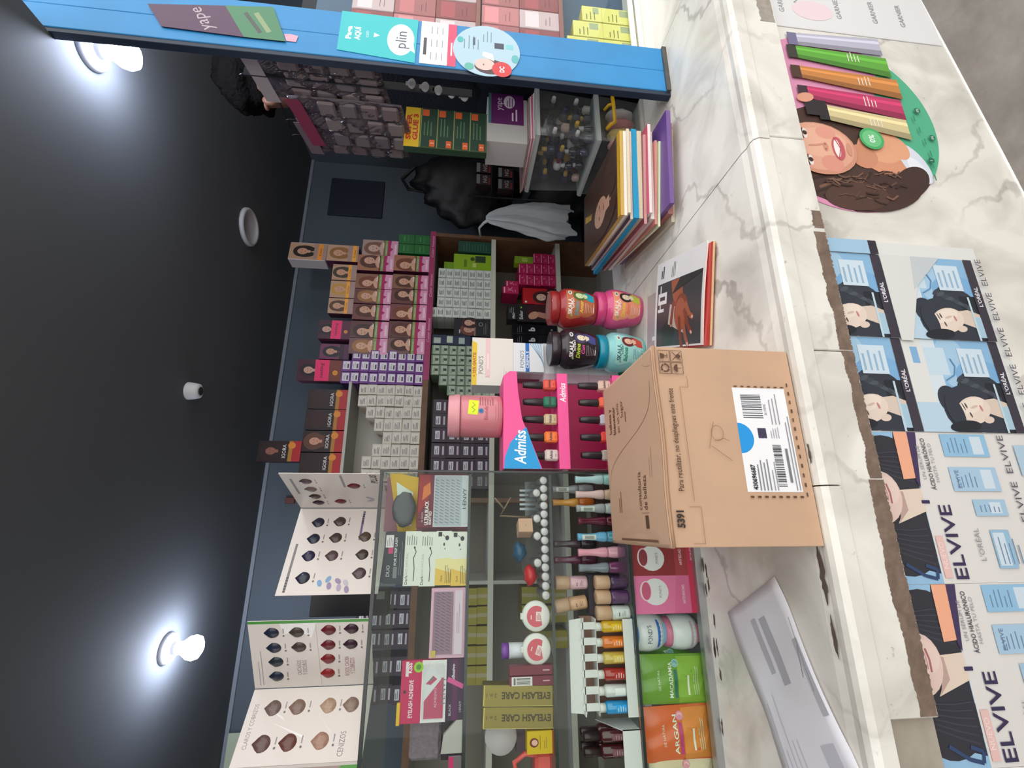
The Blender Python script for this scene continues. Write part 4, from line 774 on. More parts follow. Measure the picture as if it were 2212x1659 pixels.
ob('printed_lid', p.mesh('p', bend=lambda a, b2, zz: (a, b2, BH+.0040+zz+.0025*math.sin(PI*min(1, max(0, b2/BD)))*math.cos(2*(a/(2*W2)+.5))+.0015*(1-b2/BD)*math.sin(9*(a/(2*W2)+.5))), cut=.02), bx, (0, 0, 0))

# ---- hair cream tubs, two by two
def skala(label, x, y, z, body, lidc, lab, name1, name2, c1_, c2_, hair, dress, skin=(232, 214, 186), tc=(240, 236, 230)):
    o = empty('hair_cream_jar', (x, y, z), random.uniform(-.04, .04)-.14, label, 'hair cream jar', 'one-kilo hair cream jars stacked two by two')
    m = mat('cream jar %s' % (body,), body, .25, coat=.4)
    mk('jar', MB().lathe([(.040, 0), (.045, .002), (.0485, .012), (.058, .052), (.0615, .078), (.061, .094), (.056, .106), (.050, .112), (.0485, .116)], 36), m, o)
    mk('lid', MB().lathe([(.0515, .1165), (.0525, .118), (.0525, .139), (.050, .1415), (.044, .142)], 36), mat('jar lid %s' % (lidc,), lidc, .3, coat=.3), o)
    p = Print(); p.poly([(-.034, .012), (.034, .012), (.043, .03), (.0485, .085), (.044, .098), (-.044, .098), (-.0485, .085), (-.043, .03)], lab)
    p.text('SKALA', -.010, .0825, .0115, tc, wd=.046, bold=.03); p.text('EXPERT', .0, .0765, .0045, tc, wd=.03, bold=.02); p.ell(.034, .0865, .0085, .0055, (240, 238, 232)); p.ell(.034, .0865, .0055, .0032, (110, 120, 110)); p.ell(-.036, .083, .004, .0028, (140, 170, 120), .6)
    p.text(name1, -.016, .0625, .0115, c1_, wd=.040, bold=.03, shear=.25); 
    if name2: p.text(name2, -.012, .0485, .0105, c2_, wd=.026 if len(name2) < 4 else .036, bold=.03, shear=.25)
    p.lines(-.030, .043, .004, 6, .0052, tuple((a+b2)//2 for a, b2 in zip(tc, lab)), .0018, len(name1)); p.rect(-.03, .014, -.012, .0165, tc)
    p.ell(.024, .058, .017, .021, hair); p.ell(.029, .036, .015, .02, hair, -.2); p.poly([(.006, .014), (.034, .014), (.044, .034), (.034, .046), (.018, .044), (.008, .03)], dress); p.ell(.024, .058, .0095, .013, skin); p.rect(.021, .04, .028, .05, skin); p.poly([(.014, .044), (.034, .046), (.03, .034), (.02, .034)], skin)
    for e in (-1, 1): p.ell(.024+e*.004, .0605, .0015, .0008, (50, 40, 44), n=6)
    p.ell(.024, .0515, .003, .001, (170, 60, 70), n=6)
    def rad(b2):
        P = [(0, .044), (.012, .0485), (.052, .058), (.078, .0615), (.094, .061), (.1, .060)]
        for (z0, r0), (z1, r1) in zip(P[:-1], P[1:]):
            if b2 <= z1: return r0+(r1-r0)*(b2-z0)/(z1-z0)
        return .06
    ob('printed_label', p.mesh('p', PRINTG, bend=lambda a, b2, zz: ((rad(b2)+.0006+zz)*math.sin(a/.058), -(rad(b2)+.0006+zz)*math.cos(a/.058), b2), cut=.006), o)
    return o
JY = 1.245
skala('pink hair cream jar under the red jar', .628, JY, 1.0, (214, 76, 132), (206, 66, 124), (236, 150, 120), 'Divino', 'Amor', (240, 200, 60), (236, 120, 90), (52, 34, 40), (186, 196, 60))
skala('turquoise hair cream jar with teal lid under the black jar', .490, JY+.01, 1.0, (134, 204, 204), (0, 140, 168), (164, 224, 218), 'Babosa', None, (20, 140, 96), (20, 140, 96), (110, 44, 48), (206, 80, 66), (236, 190, 166), (40, 80, 84))
skala('red hair cream jar stacked on the pink jar', .622, JY-.002, 1.1425, (160, 42, 44), (150, 36, 38), (186, 104, 66), 'Divino', 'Amor', (60, 160, 170), (236, 200, 90), (96, 110, 60), (40, 160, 184), (206, 226, 176))
skala('black hair cream jar stacked on the turquoise jar', .492, JY+.005, 1.1425, (44, 34, 42), (40, 32, 38), (44, 34, 42), 'Divina', 'Con', (186, 214, 50), (230, 90, 160), (74, 66, 104), (70, 76, 140), (236, 226, 196))
# ---- cream cartons behind the black jar
PW = mat('ivory carton', (232, 226, 218), .45)
p = Print().rect(-.0765, 0, .0765, .126, (232, 226, 218)); p.poly([(-.0765, .111), (.058, .111), (.066, .126), (-.0765, .126)], (232, 196, 40)); p.text('+ 25% GRATIS', -.012, .1145, .0085, (170, 80, 30), wd=.078, bold=.03); p.text("POND'S", -.012, .092, .014, (96, 92, 96), wd=.056); p.rect(-.052, .070, .0765, .085, (238, 202, 204)); p.lines(-.025, .080, .05, 1, .01, (246, 226, 226), .005); p.lines(-.052, .083, -.046, 3, .004, (130, 120, 120), .001); p.line([(-.05, .028), (-.02, .028)], .0008, (190, 180, 176)); p.rect(-.055, .02, -.03, .024, (206, 196, 200))
carton('cream_carton', 'large ivory cream carton with yellow corner stripe', 'box', .393, .546, 1.3845, 1.5105, 1.315, .09, PW, p.mesh('p'))
p = Print().rect(-.047, 0, .047, .095, (228, 230, 234)); p.text("POND'S", -.006, .062, .012, (90, 96, 110), wd=.056); p.rect(-.047, .045, .047, .057, (34, 110, 190)); p.text('CREMA S', -.008, .047, .0075, (236, 240, 246), wd=.056, bold=.03)
for i in range(5): p.poly([(.047, .044-.008*i), (.047, .040-.008*i), (-.02-.005*i, .0), (-.016-.005*i, 0)], (150, 196, 226))
carton('cream_carton', 'small white cream carton with blue band under the large one', 'box', .440, .534, 1.289, 1.384, 1.315, .075, mat('white cream carton', (228, 230, 234), .45), p.mesh('p'))
carton('cream_carton', 'white and green carton at the bottom behind the turquoise jar', 'box', .40, .54, 1.0, 1.145, 1.325, .08, mat('white cream carton'), Print().rect(-.07, .02, .07, .05, (60, 140, 96)).rect(-.066, .06, -.03, .075, (190, 60, 80)).text('EE', -.05, .085, .01, (90, 90, 96)).mesh('p'))
carton('cream_carton', 'plain white carton between green-striped carton and blue-banded carton', 'box', .41, .54, 1.1455, 1.2885, 1.325, .08, mat('white cream carton'), Print().rect(-.06, .1, .06, .11, (200, 206, 212)).mesh('p'))
# ---- pink nail polish stand with header
PINK = mat('hot pink board', (238, 84, 152), .4); MAG = mat('magenta backing', (176, 30, 88), .5)
AX0, AX1, AYf = .116, .350, 1.045
ad = empty('polish_stand', ((AX0+AX1)/2, AYf, 1.0), 0, 'hot pink nail polish stand with blue header corner beside showcase', 'display stand')
hw = (AX1-AX0)/2
mk('back_board', MB().box(-hw, hw, .10, .104, 0, .40), MAG, ad)
hd = [(-hw, .440), (hw-.012, .440), (hw, .425), (hw, .408), (hw-.05, .405), (0, .396), (-.06, .372), (-hw, .350)]
mk('header', MB().prism(hd, 0, .003), PINK, ad); mk('header_top', MB().box(-hw, hw-.012, .003, .104, .436, .440), PINK, ad)
p = Print().poly([(-hw, .438), (-hw, .352), (-.062, .372), (-.02, .386), (-.034, .404), (-.058, .424), (-.09, .436)], (26, 154, 218)); p.text('Admiss', -.068, .388, .026, (244, 246, 250), wd=.078, bold=.02, shear=.12)
ob('printed_header', p.mesh('p'), ad, (0, -.0004, 0), FRONT)
for z, lab in ((.305, 1), (.165, 0), (.03, 0)):
    mk('shelf_ledge', MB().box(-hw, hw-.002, .004, .1, z-.006, z, .001), PINK, ad)
    rl = mk('shelf_rail', MB().box(-hw, hw-.002, 0, .004, z-.022, z+.004, .001), PINK, ad)
    ob('lettering', Print().text('Admiss', .066, z-.016, .0145, (246, 236, 242), wd=.048, bold=.02, shear=.12).mesh('p'), rl, (0, -.0004, 0), FRONT)
for sx in (-1, 1): mk('side_sheet', MB().box(sx*hw-(.002 if sx > 0 else 0), sx*hw+(0 if sx > 0 else .002), .005, .1, 0, .404), ACRYL, ad)
CAPB = mat('charcoal polish cap', (50, 44, 48), .3)
def admiss(label, x, z, c, white=False):
    o = empty('square_nail_polish', (x, AYf+.03, z), random.uniform(-.12, .12), label, 'nail polish', 'square-bottled polishes in the pink stand')
    mk('bottle', MB().box(-.013, .013, -.012, .012, 0, .034, .004), mat('square polish %s' % (c,), c, .15, coat=.5), o)
    mk('cap', MB().lathe([(.0088, .034), (.0098, .036), (.009, .062), (.0075, .082), (.006, .0835)], 18), CAPB, o)
    p = Print(); p.text('Admiss', 0, .016, .0068, (60, 40, 44), wd=.02, bold=.02, shear=.12); p.lines(-.004, .009, .006, 1, .003, (90, 70, 74), .001)
    ob('lettering', p.mesh('p'), o, (0, -.0124, 0), FRONT); return o
for row, (z, nm, cols) in enumerate(((1.3055, 'upper', (((228, 96, 82), 'coral red'), ((44, 120, 94), 'sea green'), ((196, 176, 140), 'champagne'), ((232, 124, 60), 'orange'), ((206, 196, 190), 'pale pearl'))), (1.1655, 'lower', (((226, 196, 180), 'nude'), ((238, 108, 84), 'salmon'), ((196, 192, 204), 'lilac pearl'), ((224, 78, 74), 'red'), ((186, 176, 166), 'taupe pearl'))))):
    for k, (c, cn) in enumerate(cols): admiss('%s square nail polish, %s from right on %s ledge of pink stand' % (cn, ORD[k], nm), .325-.0435*k+.002*row, z, c)
for k in range(3): admiss('rose square nail polish on the lowest ledge of pink stand, %s from left' % ORD[k], .15+.07*k, 1.0305, (206, 90, 110))
# ---- big pink hair mask jar on top of the stand
bj = empty('hair_mask_jar', (.247, 1.095, 1.4405), .2, 'large dusty pink hair mask jar with neon price tag', 'jar')
PJ = mat('dusty pink plastic', (208, 128, 138), .35, coat=.2)
mk('jar', MB().lathe([(.046, 0), (.050, .003), (.0515, .012), (.0515, .094), (.049, .1)], 36), PJ, bj); mk('lid', MB().lathe([(.052, .101), (.0525, .103), (.0525, .114), (.0505, .116), (.0505, .126), (.048, .129)], 36), mat('pink lid plastic', (220, 152, 160), .35), bj)
p = Print(); p.poly([(-.018, .060), (.020, .057), (.022, .080), (-.016, .083)], (222, 240, 30)); p.line([(-.012, .072), (-.006, .066), (0, .074), (.006, .066), (.014, .072)], .0014, (110, 130, 20)); p.text('Blondy', -.012, .036, .009, (180, 80, 96), wd=.034); p.ell(-.008, .052, .006, .006, (50, 120, 170)); p.text('A', -.008, .049, .007, (30, 60, 120)); p.lines(.006, .055, .036, 6, .006, (150, 80, 92), .0016, 6); p.lines(-.03, .018, .03, 2, .006, (180, 96, 108), .001)
ob('printed_label', p.mesh('p', bend=lambda a, b2, zz: ((.0519+zz)*math.sin(a/.0516), -(.0519+zz)*math.cos(a/.0516), b2), cut=.006), bj)

# ---- magazines
def magazine(label, x, y, z, wd, d, t, rz, cover, pages=(226, 220, 208), spine=None, pr=None, cat='magazine', grp='stack of magazines on the counter', bendz=0):
    o = empty('magazine', (x, y, z), rz, label, cat, grp); n = 8
    def cv(z0, z1, k):
        m = MB(); vs = []
        for zz in (z0, z1):
            for j in (0, 1):
                for i in range(n+1):
                    a = i/n; vs.append(((a-.5)*wd, (j-.5)*d, zz+bendz*math.sin(PI*a)))
        q = n+1
        for i in range(n):
            m_ = [(i, i+1, q+i+1, q+i)[::-1], (2*q+i, 2*q+i+1, 3*q+i+1, 3*q+i), (i, 2*q+i, 2*q+i+1, i+1)[::-1], (q+i, q+i+1, 3*q+i+1, 3*q+i)[::-1]]
            m.f += [tuple(f) for f in m_]; m.sm += [False]*4
        m.v = vs; m.f += [(0, q, 3*q, 2*q), (n, 2*q+n, 3*q+n, q+n)]; m.sm += [False, False]; return m
    mk('pages', cv(.0006, t-.0006, 0), mat('magazine pages %s' % (pages,), pages, .8, var=.12, scale=200), o)
    mk('cover', cv(t-.0006, t, 0), mat('magazine cover %s' % (cover,), cover, .3, coat=.2), o)
    mk('back_cover', cv(0, .0006, 0), mat('magazine cover %s' % (cover,), cover, .3, coat=.2), o)
    if spine: mk('spine', MB().box(-wd/2-.0006, -wd/2, -d/2, d/2, 0, t), mat('spine %s' % (spine,), spine, .4), o)
    if pr: ob('printed_cover', pr.mesh('p', PRINTG, bend=(lambda a, b2, zz: (a, b2, zz+bendz*math.sin(PI*min(1, max(0, a/wd+.5))))) if bendz else None, cut=.015), o, (0, 0, t+.0004))
    return o
def hand_cover(wd, d):
    p = Print().rect(-wd/2, -d/2, wd/2, d/2, (232, 230, 230)); a, b2 = wd/2, d/2
    p.rect(-a+.004, -b2+.006, a-.058, b2-.012, (70, 70, 74)); p.poly([(-a+.004, b2-.05), (-a+.05, b2-.04), (-a+.08, b2-.09), (-a+.04, b2-.12), (-a+.004, b2-.10)], (52, 62, 58)); p.poly([(-a+.03, -b2+.08), (-a+.09, -b2+.10), (-a+.11, -b2+.16), (-a+.06, -b2+.17)], (196, 188, 178))
    sk = (168, 96, 70); s2 = (136, 72, 54)
    p.poly([(a-.06, -b2+.10), (a-.06, -b2+.16), (.02, -b2+.15), (-.02, -b2+.13), (-.015, -b2+.09)], sk); p.ell(-.03, -b2+.10, .045, .036, s2); p.ell(-.035, -b2+.105, .04, .028, sk)
    for k, (u, v, l, an) in enumerate(((-.06, .09, .07, 3.5), (-.055, .075, .075, 3.8), (-.045, .065, .07, 4.1), (-.03, .06, .06, 4.4), (-.02, .12, .05, 2.6))):
        p.line([(u+.02, -b2+v+.02), (u+l*math.cos(an)*.6, -b2+v+l*math.sin(an)*.4+.02), (u+l*math.cos(an), -b2+v+l*math.sin(an)*.6+.015)], .013, sk if k % 2 else s2); p.line([(u+l*math.cos(an)*.85, -b2+v+l*math.sin(an)*.5+.017), (u+l*math.cos(an), -b2+v+l*math.sin(an)*.6+.015)], .006, (226, 190, 176))
    p.poly([(.02, -b2+.15), (.05, -b2+.006), (a-.058, -b2+.006), (a-.058, -b2+.11)], (60, 60, 62)); p.text('II', -.005, b2-.055, .036, (238, 238, 238), wd=.03, bold=.0); p.rect(-.02, b2-.036, .05, b2-.030, (238, 238, 238)); p.rect(.0, b2-.07, .03, b2-.02, (238, 238, 238)); p.rect(.01, b2-.06, .02, b2-.03, (70, 70, 74)); p.lines(a-.045, b2-.03, a-.012, 2, .01, (70, 70, 74), .005); p.lines(a-.05, -b2+.16, a-.01, 3, .008, (120, 116, 116), .002)
    return p
magazine('grey magazine with pale letters half under the jars', .505, 1.065, 1.0, .20, .24, .004, -.24, (176, 164, 168), (220, 216, 212), None, Print().rect(-.1, -.12, .1, .12, (182, 170, 174)).rect(-.09, -.1, .09, -.02, (110, 60, 70)).text('ka', .0, .03, .055, (240, 238, 238), bold=.03), grp='magazines next to the cardboard box')
magazine('red-covered magazine under the one showing hands', .508, .952, 1.0045, .225, .25, .006, -.30, (196, 62, 54), (214, 190, 140), None, None, grp='magazines next to the cardboard box')
magazine('white magazine with hands on the cover beside cardboard box', .522, .968, 1.0108, .228, .25, .004, -.335, (232, 230, 230), (236, 230, 226), None, hand_cover(.228, .25), grp='magazines next to the cardboard box', bendz=.003)
SX, SY, SR = .914, 1.125, -.163
stack = [('lowest grey paperback', (.26, .34), .010, -.02, .0, -.02, (178, 170, 156), (206, 196, 176)), ('dusty rose magazine', (.25, .35), .014, -.03, .01, -.03, (168, 100, 100), (178, 120, 112)), ('purple magazine', (.26, .37), .012, .03, .008, -.05, (92, 62, 138), (120, 90, 150)),
         ('pale green thin magazine', (.23, .33), .006, -.07, -.02, -.02, (172, 190, 146), (226, 232, 206)), ('salmon thin magazine', (.23, .34), .007, -.05, -.015, -.01, (206, 124, 118), (214, 150, 140)), ('white magazine', (.25, .35), .010, .01, .0, .0, (226, 222, 216), (236, 230, 222)), ('pink-edged white magazine', (.25, .36), .009, .0, .01, -.01, (206, 88, 112), (238, 226, 224)), ('crimson magazine', (.25, .35), .009, -.02, -.01, .0, (140, 44, 72), (196, 150, 150)),
         ('cream magazine', (.25, .36), .012, .0, .004, .01, (206, 196, 176), (216, 204, 178)), ('bright blue magazine', (.26, .37), .014, .035, .0, .015, (30, 150, 196), (30, 150, 196)), ('plum-covered magazine', (.25, .36), .008, .0, .0, .012, (64, 44, 82), (222, 206, 190)), ('beige magazine', (.24, .35), .008, .01, .004, .0, (196, 176, 150), (226, 212, 190)), ('white slim magazine', (.24, .35), .008, .0, .0, .004, (230, 226, 218), (238, 232, 222))]
z = 1.0005
for i, (nm, (wd, d), t, dr, dx, dy, cv_, pg) in enumerate(stack):
    magazine('%s, %s from bottom of the magazine stack' % (nm, ORD[i]), SX+dx-.01*(1-i/12), SY+dy, z, wd, d, t, SR+dr, cv_, pg); z += t+.0002
p = Print().rect(-.12, -.175, .12, .175, (78, 58, 50)); p.face(-.03, .0, .13, (196, 152, 128), (70, 48, 40), .4); p.rect(-.12, -.175, .12, -.155, (206, 160, 40)); p.poly([(-.02, .02), (.02, .16), (.04, .155), (.0, .02)], (206, 164, 60)); p.rect(-.122, -.175, -.108, .175, (96, 60, 90)) if False else None
for k in range(20): p.line([(r.uniform(-.11, .11), r.uniform(-.1, .17)), (r.uniform(-.11, .11), r.uniform(-.1, .17))], .002, r.choice([(110, 84, 72), (58, 42, 38)]))
p.face(-.03, .0, .12, (200, 156, 132), (78, 54, 46), .4)
magazine('brown magazine with woman portrait and mustard edge, top of the stack', SX, SY+.004, z, .24, .35, .010, SR, (200, 156, 40), (206, 170, 90), None, p)
# ---- till receipt
def rc_(a, b2): return (-.19+.43*a, (b2-.5)*.178*(1+.03*math.sin(8*a)), .0018+.004*abs(math.sin(7*a+2*b2))*(.4+.6*abs(b2-.5)*2)+.004*a*(1-a))
rp = tag(mk('receipt', MB().grid(24, 8, rc_), mat('thermal receipt paper', (228, 228, 236), .6), None, (-.345, .750, 1.0005), (0, 0, math.radians(27)+0)), 'long crumpled white till receipt lying on the marble', 'receipt')
sl = rp.modifiers.new('thickness', 'SOLIDIFY'); sl.thickness = .0004
p = Print(); p.rect(.10, -.02, .20, .0, (180, 180, 190)); p.rect(.12, .01, .205, .024, (184, 184, 194)); p.rect(.05, -.08, .15, -.066, (190, 190, 200)); p.rect(-.08, -.06, .02, -.03, (196, 196, 206)); p.line([(.14, -.074), (.10, -.058)], .001, (90, 90, 100)); p.line([(.18, -.08), (.08, -.07)], .001, (120, 120, 130))
for i in range(5): p.lines(-.12, .07-.012*i, .1, 1, .01, (198, 198, 208), .002, i)
ob('printed_lines', p.mesh('p', bend=lambda a, b2, zz: (a, b2, rc_((a+.19)/.43, b2/.178+.5)[2]+.0006+zz), cut=.01), rp)

# ================================================================== wall shelves at the back
SHB = mat('grey white shelf board', (186, 184, 176), .6); WOODB = mat('brown veneer', (120, 84, 58), .6, var=.3, scale=20)
YS = 2.15
su = empty('wall_shelves', (.2, 2.3, .55), 0, 'long wall shelving of hair dye behind the counter', 'shelving')
def spart(name, mb, m): return off(mk(name, mb, m, su), su)
spart('top_board', MB().box(-1.3, 1.49, YS+.002, 2.49, 1.700, 1.727), SHB)
es = spart('edge_strip', MB().box(.66, 1.495, YS-.003, YS+.002, 1.698, 1.7275), mat('magenta shelf strip', (160, 50, 96), .5))
p = Print()
for x in (1.40, 1.17, .92): p.text('Color Intense', x, 1.706, .013, (226, 178, 200), wd=.13, shear=.25)
off(ob('lettering', p.mesh('p'), es, (0, YS-.0034, 0), FRONT), es); es.children[0].location = (-su.location.x*0, 0, 0)
es.children[0].location = Vector((0, YS-.0034, 0))
spart('edge_strip', MB().box(-1.3, .66, YS-.001, YS+.002, 1.70, 1.727), WOODB)
spart('middle_board', MB().box(-1.3, 1.47, YS+.002, 2.49, 1.379, 1.40), SHB); spart('shelf_edge', MB().box(-1.3, 1.47, YS-.002, YS+.002, 1.377, 1.401), mat('pale shelf edge', (206, 206, 190), .5))
spart('lower_board', MB().box(-1.3, 1.47, YS+.002, 2.49, 1.028, 1.049), SHB); spart('shelf_edge', MB().box(-1.3, 1.47, YS-.002, YS+.002, 1.026, 1.05), mat('pale shelf edge'))
spart('back_panel', MB().box(-1.3, 1.47, 2.484, 2.49, .56, 1.70), mat('shelf back', (134, 128, 118), .7))
spart('end_panel', MB().box(1.47, 1.49, YS, 2.49, .56, 1.699), WOODB); spart('end_panel', MB().box(-1.3, -1.28, YS, 2.484, .56, 1.699), WOODB)
spart('divider', MB().box(.085, .105, YS+.003, 2.48, 1.05, 1.699), WOODB); spart('divider', MB().box(-.26, -.245, YS+.003, 2.48, 1.05, 1.699), SHB)
spart('lower_board', MB().box(-1.3, 1.47, YS+.002, 2.49, .70, .72), SHB)
# riser on the top board
rs = tag(mk('riser_shelf', MB().box(.16, .645, 0, .22, .332, .346, .001).box(.16, .172, .002, .22, 0, .332).box(.16, .645, .2, .212, 0, .332), SHB, None, (0, YS+.01, 1.7275)), 'grey riser shelf carrying the dark dye boxes', 'riser')
Y0 = YS+.012
_face_cache = {}
def garnier(wd, h, hair, skin, bgc, seed):
    p = Print().rect(-wd/2, 0, wd/2, h, bgc); p.face((seed % 3-1)*wd*.08, h*.70, min(wd*.62, h*.32), skin, hair, (seed % 3)-1)
    p.rect(-wd/2, 0, wd/2, h*.42, tuple(int(c*.75) for c in bgc)); p.ell((seed % 3-1)*wd*.08, h*.42, wd*.38, h*.10, skin); p.rect(-wd/2, h*.36, wd/2, h*.40, hair); p.text('Color', wd*.2, h*.395, h*.05, (232, 226, 216), wd=wd*.36, bold=.03)
    p.rect(-wd/2, h*.29, wd/2, h*.365, (132, 158, 84)); p.text('Naturals', 0, h*.31, h*.032, (220, 230, 200), wd=wd*.6); p.rect(-wd/2, 0, wd/2, h*.29, (226, 156, 188)); p.poly([(-wd/2, h*.29), (wd/2, h*.29), (wd/2, h*.19), (wd*.1, h*.21), (0, h*.13), (-wd*.15, h*.21), (-wd/2, h*.2)], (176, 30, 92)); p.rect(-wd*.36, h*.04, wd*.3, h*.1, (240, 200, 216))
    return p
GB = mat('dye carton plum side', (96, 40, 70), .4)
hairs = [(120, 60, 36), (160, 110, 60), (92, 40, 30), (86, 44, 30), (70, 34, 28), (64, 40, 36)]
gx = [(1.258, 1.349), (1.154, 1.237), (1.070, 1.151), (.980, 1.065), (.882, .970), (.797, .880)]
for row, (z0, h, nm) in enumerate(((1.7285, .182, 'bottom'), (1.9112, .183, 'upper'))):
    for k, (a, c) in enumerate(gx):
        hr = hairs[(k*2+row*3+(1 if k == 1 else 0)) % 6]; bgc = [(170, 110, 80), (140, 96, 70), (110, 66, 60), (120, 70, 66), (96, 60, 56), (120, 84, 80)][k]
        wd = c-a
        carton('hair_dye_box', 'portrait hair dye box with green band, %s from right in %s row' % (ORD[k], nm), 'hair dye box', a-.004*row*2, c-.004*row*2, z0, z0+h, Y0+random.uniform(0, .006), .06, GB, pcache(('ga', k, row), lambda: garnier(wd, h, hr, (214, 164, 136), bgc, k+row*2)), 'portrait hair dye boxes in two rows', 0, jit=.02)
def soft(wd, h, hair, acc, pos=.22, skin=(206, 156, 124), bgc=(190, 150, 120), dark=False):
    p = Print().rect(-wd/2, 0, wd/2, h, bgc); p.face(0, h*.66, min(wd*.55, h*.4), skin, hair); p.rect(-wd/2, 0, wd/2, h*.34, (170, 140, 130) if not dark else (54, 26, 40)); p.rect(-wd/2, h*pos, wd/2, h*(pos+.13), acc); p.text('Color', 0, h*(pos+.03), h*.06, (60, 30, 30), wd=wd*.5); return p
ORG = (250, 168, 50)
for i, (a, c, z1, hr, lb) in enumerate(((1.186, 1.276, 2.215, (70, 56, 40), 'dark-haired orange-banded dye box, right of three on top'), (1.088, 1.180, 2.215, (196, 146, 60), 'blonde orange-banded dye box, middle of three on top'), (1.000, 1.082, 2.215, (90, 56, 30), 'brown-haired orange-banded dye box, left of three on top'))):
    wd = c-a; carton('hair_dye_box', lb, 'hair dye box', a, c, 2.0945, z1, Y0+.006, .06, GB, pcache(('so', i), lambda: soft(wd, .1205, hr, ORG)), 'orange-banded dye boxes', jit=.05)
p1 = soft(.10, .184, (40, 28, 28), (240, 150, 50), .1); p2 = soft(.092, .182, (150, 100, 50), (250, 170, 60), .06)
carton('hair_dye_box', 'pale portrait dye box standing above the green cartons', 'hair dye box', 1.336, 1.436, 1.8965, 2.080, Y0+.01, .07, mat('dusty carton', (180, 150, 146), .5), garnier(.1, .183, (130, 84, 66), (206, 170, 150), (176, 146, 136), 1).mesh('p'), jit=.0)
carton('hair_dye_box', 'orange-banded dye box under the highest box at right', 'hair dye box', 1.294, 1.389, 2.0945, 2.2525, Y0+.004, .07, GB, soft(.095, .158, (150, 100, 50), ORG, .06).mesh('p'))
carton('hair_dye_box', 'white-edged dye box with dark-haired woman, highest at the right end', 'hair dye box', 1.282, 1.390, 2.253, 2.436, Y0-.002, .07, mat('white edged carton', (206, 196, 196), .5), p1.mesh('p'), rz=.1)
for i, (a, c, z0, z1) in enumerate(((1.362, 1.418, 1.7285, 1.811), (1.4205, 1.477, 1.7285, 1.811), (1.362, 1.418, 1.8115, 1.8955), (1.4205, 1.477, 1.8115, 1.8955))):
    carton('green_dye_box', 'deep green carton at right end of top board, %s' % ('lower left', 'lower right', 'upper left', 'upper right')[i], 'box', a, c, z0, z1, Y0, .10, mat('deep green carton', (20, 104, 40), .45), pcache('gd', lambda: Print().rect(-.02, .03, .02, .036, (40, 130, 60)).rect(-.015, .05, .015, .056, (60, 150, 80))), 'deep green cartons')
def neon(wd, h, w2=True):
    p = Print().rect(-wd/2, 0, wd/2, h, (70, 24, 44)); p.face(0, h*.76, min(wd*.45, h*.3), (206, 160, 140), (34, 22, 26)); p.rect(-wd/2, h*.28, wd/2, h*.6, (240, 44, 108)); p.text('casting', 0, h*.42, h*.08, (130, 20, 60), wd=wd*.7, bold=.02); p.rect(-wd/2, 0, wd/2, h*.28, (120, 54, 40) if w2 else (90, 30, 60)); p.ell(-wd*.1, h*.14, h*.06, h*.06, (222, 150, 40)); p.text('1', -wd*.1, h*.11, h*.07, (120, 60, 20)); return p
carton('hair_dye_box', 'neon pink banded dye box above the fifth portrait box', 'hair dye box', .862, .960, 2.0945, 2.2465, Y0+.004, .07, GB, neon(.098, .152, False).mesh('p'))
carton('hair_dye_box', 'dark purple dye box between the two neon pink boxes', 'hair dye box', .765, .845, 2.0945, 2.235, Y0+.03, .07, GB, soft(.08, .14, (30, 22, 28), (90, 30, 80), .06, bgc=(120, 50, 90), dark=True).mesh('p'))
# purple, ivory, grey-green, white and dark stacks of tube cartons
def tubebox(kind, wd, h):
    p = Print()
    if kind == 'purple': p.rect(-wd/2, 0, wd/2, h, (104, 44, 132)).rect(-wd*.3, h*.1, wd*.42, h*.86, (222, 216, 222)).rect(-wd*.2, h*.2, wd*.2, h*.38, (60, 56, 66)).lines(-wd*.2, h*.75, wd*.35, 2, h*.16, (150, 146, 156), h*.06)
    if kind == 'ivory': p.rect(-wd/2, 0, wd/2, h, (206, 198, 182)).rect(-wd*.4, h*.12, wd*.4, h*.9, (216, 210, 198)).lines(-wd*.32, h*.78, wd*.32, 4, h*.15, (120, 114, 108), h*.07, int(h*9999))
    if kind == 'white': p.rect(-wd/2, 0, wd/2, h, (196, 202, 192)).rect(-wd*.42, h*.1, wd*.42, h*.9, (216, 220, 212)).lines(-wd*.26, h*.78, wd*.3, 4, h*.16, (96, 104, 98), h*.08, int(h*9999))
    if kind == 'sage': p.rect(-wd/2, 0, wd/2, h, (120, 140, 116)).rect(-wd*.42, h*.08, wd*.44, h*.8, (176, 190, 168)).rect(-wd*.1, h*.14, wd*.16, h*.5, (50, 60, 52)).lines(-wd*.3, h*.7, wd*.3, 2, h*.14, (110, 124, 108), h*.06)
    if kind == 'dark': p.rect(-wd/2, 0, wd/2, h, (50, 34, 52)).rect(-wd*.28, h*.45, wd*.3, h*.78, (206, 204, 210)).lines(-wd*.22, h*.72, wd*.24, 2, h*.12, (100, 90, 110), h*.05).rect(-wd*.3, h*.12, wd*.3, h*.25, (190, 176, 190))
    if kind == 'pink': p.rect(-wd/2, 0, wd/2, h, (186, 24, 84)).rect(-wd*.42, h*.86, wd*.42, h*.94, (236, 190, 206)).text('K', wd*.2, h*.4, h*.3, (230, 150, 176)).lines(-wd*.3, h*.4, wd*.1, 2, h*.16, (222, 120, 156), h*.05)
    if kind == 'yolk': p.rect(-wd/2, 0, wd/2, h, (150, 140, 30)).rect(-wd*.1, 0, wd*.12, h, (170, 160, 120))
    return p
TM = {'purple': mat('purple tube carton', (92, 36, 118), .4), 'ivory': mat('ivory tube carton', (206, 198, 182), .5), 'white': mat('white tube carton', (200, 206, 196), .5), 'sage': mat('sage tube carton', (118, 138, 114), .45), 'dark': mat('dark plum tube carton', (48, 32, 50), .4), 'pink': mat('crimson tube carton', (180, 22, 80), .4), 'yolk': mat('olive yellow carton', (150, 140, 30), .5)}
